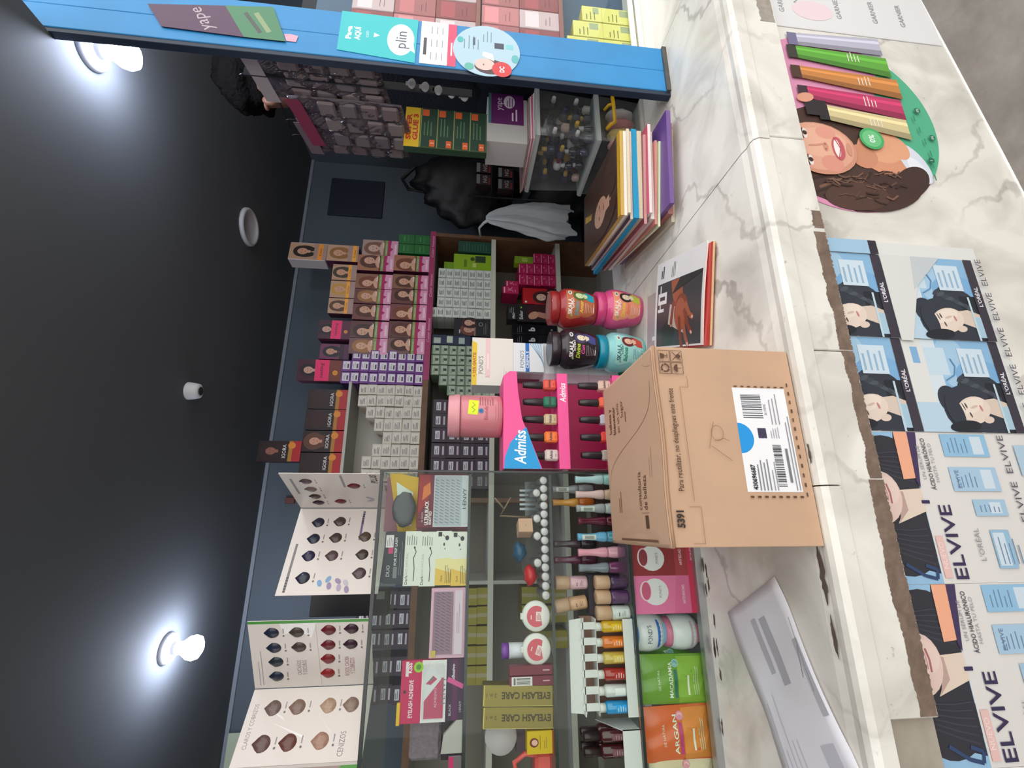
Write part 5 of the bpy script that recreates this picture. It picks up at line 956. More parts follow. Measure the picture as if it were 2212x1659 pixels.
def stackgrid(kind, name, cols, z0, h, lab, grp, yy=Y0, d=.15, order='right', jx=.0015, jy=.008):
    for k, (a, c, n) in enumerate(cols):
        for i in range(n):
            j = random.uniform(-jx, jx); wd = c-a
            carton(name, lab % (ORD[i], ORD[k]), 'hair dye box', a+j+.001, c+j-.001, z0+i*h, z0+i*h+h-.0008, yy+random.uniform(0, jy), d, TM[kind], pcache((kind, round(wd, 3), round(h, 3)), lambda: tubebox(kind, wd-.002, h-.0008)), grp, jit=.015)
stackgrid('purple', 'tube_carton', [(.754, .812, 8), (.696, .753, 9), (.637, .695, 9)], 1.7285, .0432, 'purple tube carton with white label, %s up, %s column from right', 'purple tube cartons on the top board')
stackgrid('ivory', 'tube_carton', [(.583, .634, 7), (.527, .582, 7), (.470, .526, 6), (.408, .469, 5), (.350, .407, 4), (.291, .349, 5), (.233, .290, 6), (.176, .232, 6)], 1.7285, .0425, 'ivory tube carton under the riser, %s up, %s column from right', 'ivory tube cartons under the riser', yy=YS+.012)
carton('hair_dye_box', 'tall neon pink banded dye box on the purple cartons', 'hair dye box', .648, .752, 2.1185, 2.322, Y0+.012, .08, GB, neon(.104, .2035).mesh('p'), rz=-.12)
def igora(wd, h, hair, skin, facey=True):
    p = Print().rect(-wd/2, 0, wd/2, h, (40, 22, 24)); p.ell(0, h*.72, wd*.42, h*.26, hair)
    if facey: p.face(0, h*.72, wd*.5, skin, hair)
    p.rect(-wd/2, 0, wd/2, h*.46, (34, 20, 24)); p.text('IGORA', .0, h*.35, h*.085, (226, 216, 210), wd=wd*.66, bold=.01); p.rect(-wd/2, h*.2, wd/2, h*.29, (176, 120, 40)); p.rect(-wd/2, 0, wd/2, h*.2, (176, 34, 40)); p.ell(wd*.28, h*.22, wd*.16, h*.09, (222, 140, 50)); return p
IG = mat('dark dye carton', (46, 24, 28), .4)
for i, (a, c, hr, sk, fc, lb) in enumerate(((.508, .602, (52, 24, 24), (150, 100, 84), False, 'dark red-haired dye box, rightmost on the riser'), (.409, .505, (56, 24, 24), (150, 100, 84), False, 'dark burgundy-haired dye box, second from right on riser'), (.308, .404, (96, 60, 44), (206, 150, 126), True, 'light-brown-haired dye box with gold band on riser'), (.210, .303, (40, 24, 26), (150, 100, 84), False, 'dark dye box half behind the shade card on riser'))):
    wd = c-a; carton('igora_style_box', lb, 'hair dye box', a, c, 2.074, 2.252, Y0, .06, IG, igora(wd, .178, hr, sk, fc).mesh('p'), 'dark dye boxes on the riser', jit=.03)
carton('igora_style_box', 'dark dye box standing on the others, highest at the left', 'hair dye box', .262, .354, 2.2525, 2.436, Y0-.004, .06, IG, igora(.092, .183, (44, 26, 28), (150, 96, 80)).mesh('p'))
for o in [o for o in bpy.data.objects if o.name.startswith('igora_style_box')]: o.name = 'hair_dye_box'
# middle board
stackgrid('white', 'tube_carton', [(1.2300, 1.2860, 7), (1.1733, 1.2295, 7), (1.1166, 1.1728, 7), (1.0600, 1.1161, 7), (1.0032, 1.0594, 8)], 1.4005, .0397, 'white tube carton, %s up, %s column from right on middle board', 'white tube cartons on the middle board', jx=.0006, jy=.003)
stackgrid('sage', 'tube_carton', [(.800, .852, 7), (.747, .799, 7), (.694, .746, 7), (.641, .693, 6), (.588, .640, 5)], 1.4005, .0420, 'sage green tube carton, %s up, %s column from right', 'sage green tube cartons on the middle board')
stackgrid('dark', 'dark_carton', [(.500, .570, 4), (.429, .499, 4), (.358, .428, 4), (.287, .357, 4), (.216, .286, 4), (.145, .215, 4)], 1.4005, .068, 'dark plum carton with white labels, %s up, %s column from right', 'dark plum cartons on the middle board', d=.12)
carton('blue_label_box', 'navy carton with small labels, lower one by the black box', 'box', .855, .905, 1.4005, 1.50, Y0+.01, .1, mat('navy carton', (40, 48, 76), .45), Print().rect(-.02, .06, .01, .085, (176, 190, 180)).rect(-.02, .02, .014, .045, (170, 186, 176)).mesh('p'), 'navy cartons'); carton('blue_label_box', 'navy carton with small labels, upper one by the black box', 'box', .855, .907, 1.5005, 1.70, Y0+.004, .1, mat('navy carton'), Print().rect(-.02, .15, .01, .185, (176, 190, 180)).rect(-.016, .09, .02, .12, (196, 206, 186)).rect(-.02, .03, .014, .06, (170, 186, 176)).mesh('p'), 'navy cartons')
p = Print().rect(-.048, 0, .048, .186, (26, 26, 30)); p.face(-.012, .115, .05, (196, 150, 130), (110, 60, 50)); p.face(.024, .115, .045, (206, 160, 140), (60, 34, 34)); p.rect(-.048, .0, .048, .075, (30, 28, 32)); p.ell(.018, .05, .011, .011, (150, 160, 140)); p.ell(.018, .05, .008, .008, (30, 28, 32)); p.lines(-.035, .035, .03, 3, .008, (140, 140, 140), .0014); p.lines(-.035, .16, -.005, 1, .01, (200, 200, 196), .006); p.rect(-.048, .077, .0, .083, (150, 120, 104))
carton('black_dye_box', 'black dye carton with two small portraits on middle board', 'box', .906, 1.000, 1.4005, 1.586, Y0, .06, mat('black carton'), p.mesh('p'))
carton('lime_box', 'lime green carton on middle board right of the white stack', 'box', 1.290, 1.384, 1.4005, 1.60, Y0+.012, .06, mat('lime carton', (136, 176, 20), .45), Print().rect(-.047, 0, .047, .2, (140, 180, 22)).rect(.0, .03, .04, .085, (40, 60, 30)).ell(.02, .1, .012, .012, (60, 80, 30)).rect(-.03, .08, -.005, .1, (196, 210, 120)).rect(-.03, .13, .015, .145, (90, 130, 20)).mesh('p'))
carton('lime_box', 'smaller lime carton with rounded top behind the lime carton', 'box', 1.30, 1.37, 1.4005, 1.655, Y0+.075, .05, mat('lime carton'), Print().rect(-.035, .0, .035, .25, (120, 164, 18)).mesh('p'))
carton('dark_green_box', 'dark green carton at right end of middle board', 'box', 1.392, 1.459, 1.4005, 1.58, Y0, .08, mat('bottle green carton', (20, 70, 52), .45), Print().lines(-.025, .15, .028, 9, .015, (50, 110, 86), .004).mesh('p'))
# lower board
stackgrid('pink', 'crimson_carton', [(1.3475, 1.411, 3), (1.281, 1.3455, 5), (1.2145, 1.279, 5)], 1.0505, .0402, 'crimson tube carton, %s up, %s column from right on lower board', 'crimson tube cartons on the lower board')
carton('crimson_carton', 'crimson carton lying on top of the crimson stack, right one', 'hair dye box', 1.203, 1.238, 1.2525, 1.322, Y0+.01, .12, TM['pink'], tubebox('pink', .033, .068).mesh('p'), 'crimson cartons lying on top'); carton('crimson_carton', 'crimson carton lying on top of the crimson stack, left one', 'hair dye box', 1.160, 1.201, 1.2525, 1.338, Y0+.006, .12, TM['pink'], tubebox('pink', .04, .084).mesh('p'), 'crimson cartons lying on top')
carton('crimson_support', 'plum carton under the leftmost crimson carton', 'box', 1.195, 1.212, 1.0505, 1.2520, Y0+.09, .05, mat('plum carton', (70, 20, 44), .5))
carton('lime_box', 'small lime carton on the right crimson column', 'box', 1.349, 1.391, 1.1720, 1.272, Y0+.01, .05, mat('lime carton'), Print().rect(-.021, 0, .021, .1, (130, 160, 40)).rect(-.012, .03, .012, .06, (176, 196, 90)).mesh('p'))
p = Print().rect(-.046, 0, .046, .18, (186, 20, 30)); p.face(-.005, .085, .055, (226, 190, 166), (70, 30, 30)); p.poly([(-.046, 0), (.046, 0), (.046, .05), (-.046, .065)], (30, 20, 26)); p.text('KERA', .006, .03, .02, (240, 236, 234), wd=.06, bold=.03); p.rect(-.04, .16, -.03, .17, (240, 236, 234))
carton('red_dye_box', 'red dye carton with portrait on lower board above the red jar', 'box', 1.100, 1.192, 1.0505, 1.231, Y0-.004, .06, mat('red carton', (180, 18, 28), .4), p.mesh('p'))
p = Print().rect(-.049, 0, .049, .21, (26, 20, 24)); p.ell(.01, .09, .045, .075, (60, 16, 26)); p.ell(-.012, .125, .02, .03, (206, 150, 124), .5); p.poly([(-.02, .1), (.01, .1), (.0, .05), (-.03, .06)], (190, 134, 110)); p.text('Exlor', -.012, .182, .018, (226, 226, 222), wd=.05, bold=.02); p.ell(.03, .19, .006, .004, (150, 190, 60))
carton('black_dye_box', 'black dye carton with profile portrait on lower board', 'box', .998, 1.096, 1.0505, 1.2615, Y0-.002, .06, mat('black carton'), p.mesh('p'))
carton('black_dye_box', 'flat black carton with white print lying on the profile carton', 'box', 1.012, 1.092, 1.2620, 1.311, Y0+.004, .08, mat('black carton'), Print().rect(-.038, .002, .038, .047, (24, 22, 26)).text('PRO', -.02, .012, .012, (216, 216, 214), bold=.03).lines(-.005, .038, .03, 3, .009, (170, 170, 170), .002).mesh('p'))
for i, (a, c) in enumerate(((.930, .985), (.870, .928))):
    carton('black_sachet_box', 'glossy black carton on lower board, %s of two' % ('right', 'left')[i], 'box', a, c, 1.0505, 1.288, Y0+.002, .06, mat('glossy black', (26, 26, 30), .15, coat=.6), Print().text('b', 0, .12, .03, (200, 200, 200), bold=.05).lines(-.02, .21, .02, 3, .01, (110, 110, 116), .0016).ell(.0, .03, .006, .006, (120, 120, 126)).mesh('p'), 'glossy black cartons')
stackgrid('dark', 'dark_carton', [(.79, .86, 3), (.70, .77, 3), (.58, .65, 2), (.44, .51, 3), (.30, .37, 2)], 1.0505, .068, 'dark plum carton on lower board, %s up, %s column from right', 'dark plum cartons on the lower board', d=.12)
# goods seen dimly through the showcase, further left on the wall shelves
stackgrid('yolk', 'olive_carton', [(-.345, -.275, 2), (-.42, -.35, 2), (-.495, -.425, 2), (-.57, -.50, 2), (-.645, -.575, 2)], 1.4005, .045, 'olive yellow carton behind the showcase, %s up, %s column from right', 'olive yellow cartons behind the showcase', d=.12)
stackgrid('yolk', 'olive_carton', [(-.345, -.275, 4), (-.42, -.35, 4), (-.52, -.45, 3)], 1.0505, .05, 'olive yellow carton on lower board behind showcase, %s up, %s column from right', 'olive yellow cartons on the lower board', d=.12)
stackgrid('dark', 'dark_carton', [(-.35, -.28, 3), (-.425, -.355, 4), (-.5, -.43, 3), (-.6, -.53, 4), (-.7, -.63, 3)], 1.7285, .055, 'dark carton on top board behind the showcase, %s up, %s column from right', 'dark cartons behind the showcase', d=.12)
# things on the back wall
tag(mk('wall_panel', MB().box(1.806, 2.076, 2.488, 2.4995, 2.062, 2.388, .002), mat('dark navy panel', (30, 36, 52), .5)), 'dark navy rectangular panel on the back wall', 'panel')
tag(mk('wall_socket_box', MB().box(.092, .122, 2.485, 2.4995, 2.36, 2.406, .002), mat('brown plastic', (104, 60, 54), .5)), 'small brown box fixed on the back wall', 'socket box')
tag(mk('pale_paper', MB().box(-1.10, -.88, 2.476, 2.478, 2.42, 2.505), mat('pale green paper', (176, 186, 164), .8)), 'pale paper strip high on the back wall at far left', 'paper')

# ================================================================== blue post at the right of the opening
BLUE = mat('blue gloss paint', (44, 138, 200), .5, var=.14, scale=9, bump=.05); SHADE_BLUE = mat('shaded blue frame paint', (24, 40, 62), .5, var=.2, scale=8)  # the darker blue carries the shade on the post's side
po = empty('door_post', (1.18, .92, 1.0), 0, 'blue painted wooden post with stickers standing on the counter', 'post')
def pp(name, mb, m): return off(mk(name, mb, m, po), po)
pp('front_board', MB().box(1.115, 1.186, .90, .918, 1.012, 2.94, .0015), BLUE); pp('front_board', MB().box(1.1865, 1.268, .90, .918, 1.012, 2.94, .0015), BLUE)
pp('side_frame', MB().box(1.102, 1.1148, .902, .922, 1.0, 2.94, .001), SHADE_BLUE); pp('rear_board', MB().box(1.116, 1.267, .9185, .922, 1.0, 2.94), SHADE_BLUE)
pp('foot_plate', MB().box(1.1152, 1.272, .896, .9180, 1.0, 1.0118), mat('grimy foot', (92, 92, 92), .8, var=.4, scale=40))
def stick(name, label, cat, pts, col, y, pr=None, m=None):
    o = tag(mk(name, MB().prism(pts, y-.0008, y), mat('sticker paper %s' % (col,), col, .4)), label, cat)
    if pr: ob('printed_front', pr.mesh('p', PRINTG), o, (0, y-.001, 0), FRONT)
    return o
p = Print(); CY = (28, 184, 190)
p.poly([(1.118, 1.683), (1.268, 1.681), (1.270, 1.876), (1.136, 1.876)][::1], CY)
p.ell(1.192, 1.722, .054, .034, (238, 240, 240), n=28); p.poly([(1.162, 1.70), (1.15, 1.684), (1.185, 1.69)], (238, 240, 240)); p.text('plin', 1.192, 1.708, .028, (60, 74, 90), wd=.058)
p.text('Paga', 1.198, 1.846, .013, (240, 246, 246), wd=.044, bold=.04); p.text('AQUÍ', 1.198, 1.824, .013, (240, 246, 246), wd=.046, bold=.04); p.text('con', 1.198, 1.803, .009, (226, 240, 240), wd=.022); p.poly([(1.19, 1.79), (1.198, 1.775), (1.206, 1.79)][::-1], (238, 244, 244))
stick('payment_sticker', 'cyan payment sticker with white speech bubble on the blue post', 'sticker', [(1.118, 1.683), (1.268, 1.681), (1.270, 1.876), (1.136, 1.876)], CY, .8995, p)
p = Print().rect(1.120, 1.580, 1.266, 1.672, (232, 230, 230)); p.rect(1.120, 1.580, 1.266, 1.602, (226, 62, 104)); p.lines(1.155, 1.594, 1.225, 1, .01, (246, 220, 228), .004); p.lines(1.15, 1.664, 1.24, 1, .01, (60, 54, 60), .008)
for i in range(3):
    for j in range(3): p.rect(1.135+.045*i, 1.615+.014*j, 1.16+.045*i, 1.617+.014*j, (150, 146, 150))
stick('price_card', 'white price card with pink strip below the cyan sticker', 'card', [(1.120, 1.580), (1.266, 1.580), (1.268, 1.672), (1.120, 1.672)], (232, 230, 230), .8996, p)
C = (1.186, 1.50); p = Print().ell(C[0], C[1], .087, .087, (170, 200, 216), n=36); p.ell(C[0]-.055, C[1]-.01, .026, .042, (70, 44, 50)); p.ell(C[0]-.048, C[1]+.005, .02, .026, (230, 190, 182)); p.ell(C[0]-.06, C[1]-.04, .026, .026, (206, 46, 52)); p.text('DC', C[0]-.06, C[1]-.046, .012, (244, 226, 226), wd=.02, bold=.04); p.poly([(C[0]-.035, C[1]-.02), (C[0]-.01, C[1]-.015), (C[0]-.005, C[1]+.01), (C[0]-.02, C[1]+.012)], (236, 236, 238)); p.rect(C[0]+.01, C[1]-.045, C[0]+.03, C[1]-.02, (50, 56, 80)); p.rect(C[0]+.012, C[1]-.07, C[0]+.028, C[1]-.05, (120, 196, 206)); p.lines(C[0]+.0, C[1]+.06, C[0]+.05, 4, .012, (100, 126, 140), .002); p.lines(C[0]+.03, C[1]+.01, C[0]+.07, 3, .01, (120, 140, 150), .002); p.ell(C[0]+.03, C[1]+.07, .01, .008, (60, 176, 176)); p.ell(C[0]-.06, C[1]+.045, .012, .012, (90, 176, 160)); p.ell(C[0]-.02, C[1]-.075, .014, .01, (90, 176, 180)); p.lines(C[0]+.015, C[1]+.037, C[0]+.055, 1, .01, (60, 80, 96), .006); p.ell(C[0]-.05, C[1]+.008, .003, .0016, (50, 36, 40), n=6)
stick('round_label', 'round pale blue product sticker with red circle on the post', 'sticker', [(C[0]+.088*math.cos(2*PI*k/36), C[1]+.088*math.sin(2*PI*k/36)) for k in range(36)], (170, 200, 216), .8988, p)
p = Print(); Q = [(1.141, 1.998), (1.252, 2.043), (1.215, 2.33), (1.147, 2.285), (1.141, 2.096)]
p.poly(Q, (70, 30, 70)); p.poly([(1.141, 1.998), (1.252, 2.043), (1.238, 2.155), (1.141, 2.096)], (56, 120, 84)); p.text('yape', 1.19, 2.19, .03, (176, 160, 170), rot=.55, wd=.08, shear=.2); p.line([(1.165, 2.04), (1.225, 2.08)], .012, (130, 150, 110)); p.line([(1.16, 2.06), (1.222, 2.105)], .010, (62, 70, 66))
stick('payment_sign', 'crooked purple and green payment sign high on the post', 'sign', Q, (70, 30, 70), .8970, p)
stick('thumb_sticker', 'small pink thumb-shaped cut-out under the purple sign', 'sticker', [(1.146, 1.975), (1.166, 1.972), (1.170, 1.99), (1.168, 2.006), (1.146, 1.998)], (226, 160, 180), .8992)

# ------------------------------------------------------------------ display case right of the post
WP = mat('white painted rail', (228, 228, 222), .4)
rc = empty('side_case', (1.66, .98, 1.0), 0, 'white-framed display case of pink boxes right of the blue post', 'showcase')
def rp_(name, mb, m): return off(mk(name, mb, m, rc), rc)
rp_('base', MB().box(1.30, 2.05, .955, 1.03, 1.0, 1.052), WP); rp_('rail', MB().box(1.30, 2.05, .945, .955, 1.058, 1.074, .002), WP); rp_('rail', MB().box(1.30, 2.05, .945, .955, 1.035, 1.052, .002), WP)
rp_('rear_panel', MB().box(1.30, 2.05, 1.030, 1.036, 1.0, 2.0), mat('slate blue panel', (64, 88, 120), .6))
for z in (1.286, 1.53): rp_('shelf', MB().box(1.30, 2.05, .955, 1.029, z-.012, z), mat('dusty rose shelf', (150, 92, 88), .6))
rp_('pane', MB().box(1.30, 2.05, .947, .950, 1.075, 2.0), GLASS)
YE = mat('pale yellow carton', (232, 220, 122), .5)
for i, (x, z, h, lb) in enumerate(((1.335, 1.0525, .10, 'left front of the lower shelf'), (1.40, 1.0525, .10, 'second on the lower shelf'), (1.465, 1.0525, .10, 'third on the lower shelf'), (1.40, 1.153, .09, 'stacked on the second yellow box'), (1.465, 1.153, .06, 'stacked on the third yellow box'), (1.335, 1.153, .11, 'stacked on the left yellow box'))):
    carton('yellow_carton', 'pale yellow carton in side case, '+lb, 'box', x-.03, x+.03, z, z+h, .962, .055, YE, pcache(('ye', h), lambda: Print().rect(-.03, 0, .03, h, (234, 222, 128)).rect(.0, h*.15, .026, h*.45, (170, 176, 140)).lines(-.024, h*.8, .01, 3, .012, (120, 116, 60), .003)), 'pale yellow cartons in the side case')
pcs = [(150, 60, 70), (206, 176, 180), (176, 96, 104), (196, 186, 150), (214, 180, 190), (120, 60, 90), (206, 120, 130), (190, 150, 140)]
n = 0
for zz, hh in ((1.2865, .118), (1.405, .11), (1.5305, .115), (1.646, .115), (1.7615, .115)):
    for j in range(6):
        x = 1.335+.075*j; c = pcs[(n*3+j) % 8]; n += 1
        carton('pink_carton', 'dusty pink carton in side case, %s from left, %s tier up' % (ORD[j], ORD[[1.2865, 1.405, 1.5305, 1.646, 1.7615].index(zz)]), 'box', x-.036, x+.036, zz, zz+hh-.001, .960, .055, mat('rose carton %s' % (c,), c, .5), pcache(('pi', c, hh), lambda: Print().rect(-.035, 0, .035, hh-.002, c).rect(-.03, .06, .03, .10, tuple(min(255, int(v*1.2)) for v in c)).lines(-.02, .04, .02, 2, .012, tuple(int(v*.6) for v in c), .002)), 'dusty pink cartons in the side case')

# ------------------------------------------------------------------ clear tubs behind the magazines
def tub(name, label, x0, x1, y0, y1, z0, z1, grp):
    o = empty(name, ((x0+x1)/2, (y0+y1)/2, z0), 0, label, 'storage tub', grp); a, b2, h = (x1-x0)/2, (y1-y0)/2, z1-z0; t = .015
    def ring(k): return [(-a*k, -b2*k), (a*k, -b2*k), (a*k, b2*k), (-a*k, b2*k)]
    m = MB(); lo, hi = ring(.93), ring(1.0); m.add([(x, y, .002) for x, y in lo]+[(x, y, h-t) for x, y in hi], [(i, (i+1) % 4, 4+(i+1) % 4, 4+i) for i in range(4)]+[(3, 2, 1, 0)])
    mk('body', m, PLAST, o); 
    RIM = clear_mat('milky tub rim', (200, 206, 204), rough=.2, haze=.75, hazecol=(196, 202, 200), ior=1.3)
    rm = MB(); 
    for (u0, u1, v0, v1) in ((-a-.006, a+.006, -b2-.006, -b2+.004), (-a-.006, a+.006, b2-.004, b2+.006), (-a-.006, -a+.004, -b2+.004, b2-.004), (a-.004, a+.006, -b2+.004, b2-.004)): rm.box(u0, u1, v0, v1, h-t, h-.003, .0015)
    mk('rim', rm, RIM, o); mk('lid', MB().box(-a-.004, a+.004, -b2-.004, b2+.004, h-.003, h, .001), RIM, o); return o
t1 = tub('storage_tub', 'lower clear storage tub with yellow handle on the counter', 1.122, 1.30, 1.09, 1.332, 1.0005, 1.150, 'clear storage tubs'); t2 = tub('storage_tub', 'upper clear storage tub full of small bottles', 1.122, 1.30, 1.09, 1.332, 1.1505, 1.340, 'clear storage tubs')
mk('handle', MB().tube([(-.045, -.123, .115), (-.045, -.142, .108), (-.04, -.146, .096), (.035, -.146, .096), (.06, -.146, .098)], .006, 8).tube([(.03, -.123, .118), (.03, -.142, .110), (.03, -.146, .098)], .005, 8), mat('yellow handle plastic', (228, 178, 30), .35), t1)
rb = random.Random(11); cols = [((30, 30, 48), 'black'), ((40, 44, 74), 'navy'), ((196, 196, 196), 'silver'), ((196, 160, 70), 'gold'), ((130, 26, 36), 'red'), ((210, 206, 196), 'white'), ((180, 150, 140), 'beige'), ((60, 60, 84), 'slate')]
k = 0
nth = {}
for lay in range(4):
    for ix in range(4):
        for iy in range(4):
            if (ix+iy+lay) % 3 == 2 and lay > 1: continue
            c, cn = cols[rb.randrange(8)] if rb.random() > .45 else cols[rb.randrange(2)]
            M = RX(PI/2*rb.choice([0, 1, 1]) if lay else 0)@RZ(rb.uniform(0, 3))
            pos = (1.148+.041*ix+rb.uniform(-.003, .003), 1.118+.055*iy+rb.uniform(-.004, .004), 1.170+.036*lay)
            o = ob('small_bottle', None, None, pos, M.to_euler()); o.empty_display_size = .01
            n_ = nth.get((cn, lay), 0); nth[(cn, lay)] = n_+1
            tag(o, '%s small bottle in upper tub, %s layer up, %s of its colour' % (cn, ORD[lay], ORD[n_]), 'bottle', 'small bottles in the upper clear tub')
            if ('sb', c) not in _PC: _PC[('sb', c)] = MB().lathe([(.0125, -.014), (.0135, -.012), (.0135, .006), (.006, .011), (.006, .012)], 12).mesh('bottle', mat('small bottle %s' % (c,), c, .2, coat=.4))
            cc = cols[(cols.index((c, cn))+2) % 8][0]
            if ('sc', cc) not in _PC: _PC[('sc', cc)] = MB().lathe([(.007, .012), (.0075, .0125), (.006, .028), (.005, .0285)], 12).mesh('cap', mat('small cap %s' % (cc,), cc, .3))
            ob('bottle', _PC[('sb', c)], o); ob('cap', _PC[('sc', cc)], o)
for i, (x, c, lb) in enumerate(((1.15, (222, 160, 150), 'peach'), (1.19, (226, 196, 90), 'yellow'), (1.23, (206, 120, 120), 'rose'), (1.27, (230, 220, 214), 'white'))):
    tag(mk('soft_packet', MB().ball((0, 0, 0), (.018, .03, .045), 12, 8, lambda d: 1+.1*math.sin(6*d.x+8*d.z)), mat('packet %s' % (c,), c, .4), None, (x, 1.135, 1.05)), '%s soft packet inside the lower tub' % lb, 'packet', 'packets in the lower tub')
# papers on the upper tub, white carton and glue cards on it
for i, (c, lb) in enumerate((((214, 212, 208), 'white leaflet directly on the tub lid'), ((206, 92, 130), 'pink-edged leaflet on the tub lid'), ((222, 220, 216), 'pale leaflet, second from top on the tub lid'), ((150, 120, 118), 'printed magazine lying on top of the tub leaflets'))):
    tag(mk('leaflet', MB().box(-.085, .085, -.115, .115, 0, .004, .0008), mat('leaflet %s' % (c,), c, .5), None, (1.208-.004*i, 1.212+.003*i, 1.3402+.0042*i), (0, 0, .03*i-.04)), lb, 'leaflet', 'leaflets on the tub lid')
ZP = 1.3402+.0042*4
p = Print().rect(-.06, .012, .062, .122, (96, 26, 96)); p.rect(-.06, .115, .062, .124, (70, 120, 124)); p.text('yape', .02, .082, .02, (230, 214, 230), wd=.05); p.ell(.03, .058, .026, .018, (226, 214, 226)); p.lines(.01, .066, .05, 3, .008, (120, 60, 120), .003); p.lines(-.045, .05, .005, 2, .012, (226, 206, 226), .005)
carton('white_carton', 'white carton with purple payment sign on the clear tubs', 'box', 1.125, 1.300, ZP, ZP+.128, 1.132, .10, mat('grey white carton', (190, 188, 186), .6), p.mesh('p'))
bpy.data.objects['white_carton'].children[0].location.x = .042
p = Print().rect(-.075, .0, .075, .25, (70, 90, 50)); p.rect(-.075, .205, .075, .25, (226, 186, 40)); p.text('SÚPER', 0, .231, .014, (196, 60, 30), wd=.1, bold=.05); p.text('GLUE 3', .0, .211, .014, (196, 60, 30), wd=.1, bold=.05)
for j in range(4):
    z0 = .004+.050*j; p.rect(-.072, z0, .074, z0+.046, (28, 62, 46)); p.rect(-.071, z0+.004, -.045, z0+.02, (220, 96, 40)); p.rect(.045, z0+.024, .07, z0+.044, (220, 96, 40)); p.text('3', -.058, z0+.007, .01, (250, 226, 200)); p.lines(-.03, z0+.038, .04, 3, .01, (90, 130, 90), .003, j); p.rect(-.074, z0+.046, .075, z0+.0485, (150, 160, 90))
carton('glue_display', 'green and yellow super glue card display on the white carton', 'display card', 1.082, 1.232, ZP+.1282, ZP+.3782, 1.136, .025, mat('green glue card', (40, 70, 46), .45), p.mesh('p'))
# ------------------------------------------------------------------ hanging packs on a rod beside the post
rod = tag(mk('hanging_rod', MB().tube([(1.172, .925, 2.09), (1.172, 1.2, 2.09)], .0025, 8), mat('dark steel', (50, 50, 56), .4, .6)), 'thin dark rod running back beside the post', 'rod')
def pack(label, y0, y1, zt, zb, x, head, slant=0, curl=0, contents=True, seed=1):
    """clear bag hanging in the plane x = const, header card at the top"""
    o = empty('hanging_pack', (x, (y0+y1)/2, zb), 0, label, 'hanging pack', 'clear packs hanging beside the post'); h = zt-zb; wd = y1-y0; rr = random.Random(seed)
    bag = MB(); bag.grid(40, 56, lambda a, b2: (-.010*math.sin(PI*a)*math.sin(PI*min(1, b2*1.1))+.004*math.sin(17*a+11*b2+seed)+.003*math.sin(31*b2+7*a)+.002*math.sin(57*a-43*b2), (a-.5)*wd, b2*h-slant*a)); 
    bk = MB(); bk.grid(8, 8, lambda a, b2: (.006+.002*math.sin(9*a+4*b2), (a-.5)*wd*.98, b2*h-slant*a))
    mk('wrapper', bag, clear_mat('crinkled wrap', (226, 222, 228), rough=.12, haze=.16, hazecol=(130, 122, 130), ior=1.6), o, solid=.0003); mk('backing', bk, mat('grey backing card', (112, 102, 108), .6), o, solid=.0006)  # wrap, backing and pouch greys darkened to stand in for missing daylight
    hc = MB(); hc.add([(-.012, -wd/2, h-.035), (-.012, wd/2, h-.035-slant), (-.012, wd/2, h+.004-slant), (-.012, -wd/2, h+.004)], [(0, 1, 2, 3)])
    mk('header_card', hc, mat('header %s' % (head,), head, .5), o, solid=.001)
    mk('hook', MB().tube([(0, 0, h+.0), (0, 0, h+.02), (0, .004, h+.03)], .0015, 6), mat('dark steel'), o)
    if contents:
        for i in range(4):
            for j in range(3):
                yc, zc_ = (-.33+.33*j)*wd, h*(.12+.19*i)-slant*(.17+.33*j); q = MB().box(-.010, .002, yc-wd*.145, yc+wd*.145, zc_-h*.078, zc_+h*.078, .005); c = rr.choice([(122, 108, 110), (112, 102, 106), (130, 116, 116), (104, 94, 100), (120, 102, 106)])
                mk('pouch', q, mat('pouch %s' % (c,), c, .45), o)
    return o
pack('pale clear pack hanging nearest the post', .934, 1.075, 2.125, 1.785, 1.150, (170, 160, 164), .02, seed=2)
pack('clear pack with crimson header hanging in front', 1.045, 1.205, 2.045, 1.735, 1.132, (136, 34, 70), .03, seed=5)
pack('greyish clear pack hanging furthest back', 1.15, 1.27, 2.06, 1.755, 1.160, (120, 100, 110), .02, seed=9)
for i in range(5):
    o = empty('white_sachet', (1.150, .985+.006*i, 1.71-.036*i), 0, 'small whitish sachet hanging behind the post, %s from top' % ORD[i], 'sachet', 'small sachets hanging behind the post')
    mk('pouch', MB().ball((0, 0, -.012), (.018, .006, .014), 12, 8, lambda d: 1-.35*max(0, -d.z)), mat('whitish sachet', (176, 174, 178), .5), o); mk('tab', MB().box(-.006, .006, -.001, .001, .0, .006), mat('whitish sachet'), o)
tag(mk('sachet_strip', MB().box(1.137, 1.163, .996, .999, 1.535, 2.14), mat('dark strip', (36, 38, 46), .6)), 'dark hanging strip carrying the small sachets', 'strip')

# ------------------------------------------------------------------ black bag, white bag and small boxes at the shelf end
BLK = mat('black plastic bag', (13, 13, 17), .55, bump=.5, scale=14)
def bagfn(cx, cy, cz, rx, ry, rz_, seed, pinch):
    def f(d):
        k = 1+.10*math.sin(5*d.x+seed)+.09*abs(math.sin(7*d.z+4*d.x+seed))-.12*abs(math.sin(9*d.x-5*d.z+2*seed))+.05*abs(math.sin(23*d.x+13*d.z))
        if d.z > .55: k *= 1-pinch*(d.z-.55)
        return k
    return MB().ball((cx, cy, cz), (rx, ry, rz_), 36, 26, f)
tag(mk('black_bag', bagfn(0, 0, 0, .25, .09, .29, 1.3, .2), BLK, None, (1.80, 2.13, 1.54)), 'large black plastic bag hanging at the shelf end', 'bag')
mk('bag_handle', MB().tube([(-.08, 0, .2), (-.06, .0, .32), (.02, .02, .36), (.08, .0, .3), (.1, 0, .2)], .010, 8), BLK, bpy.data.objects['black_bag'])
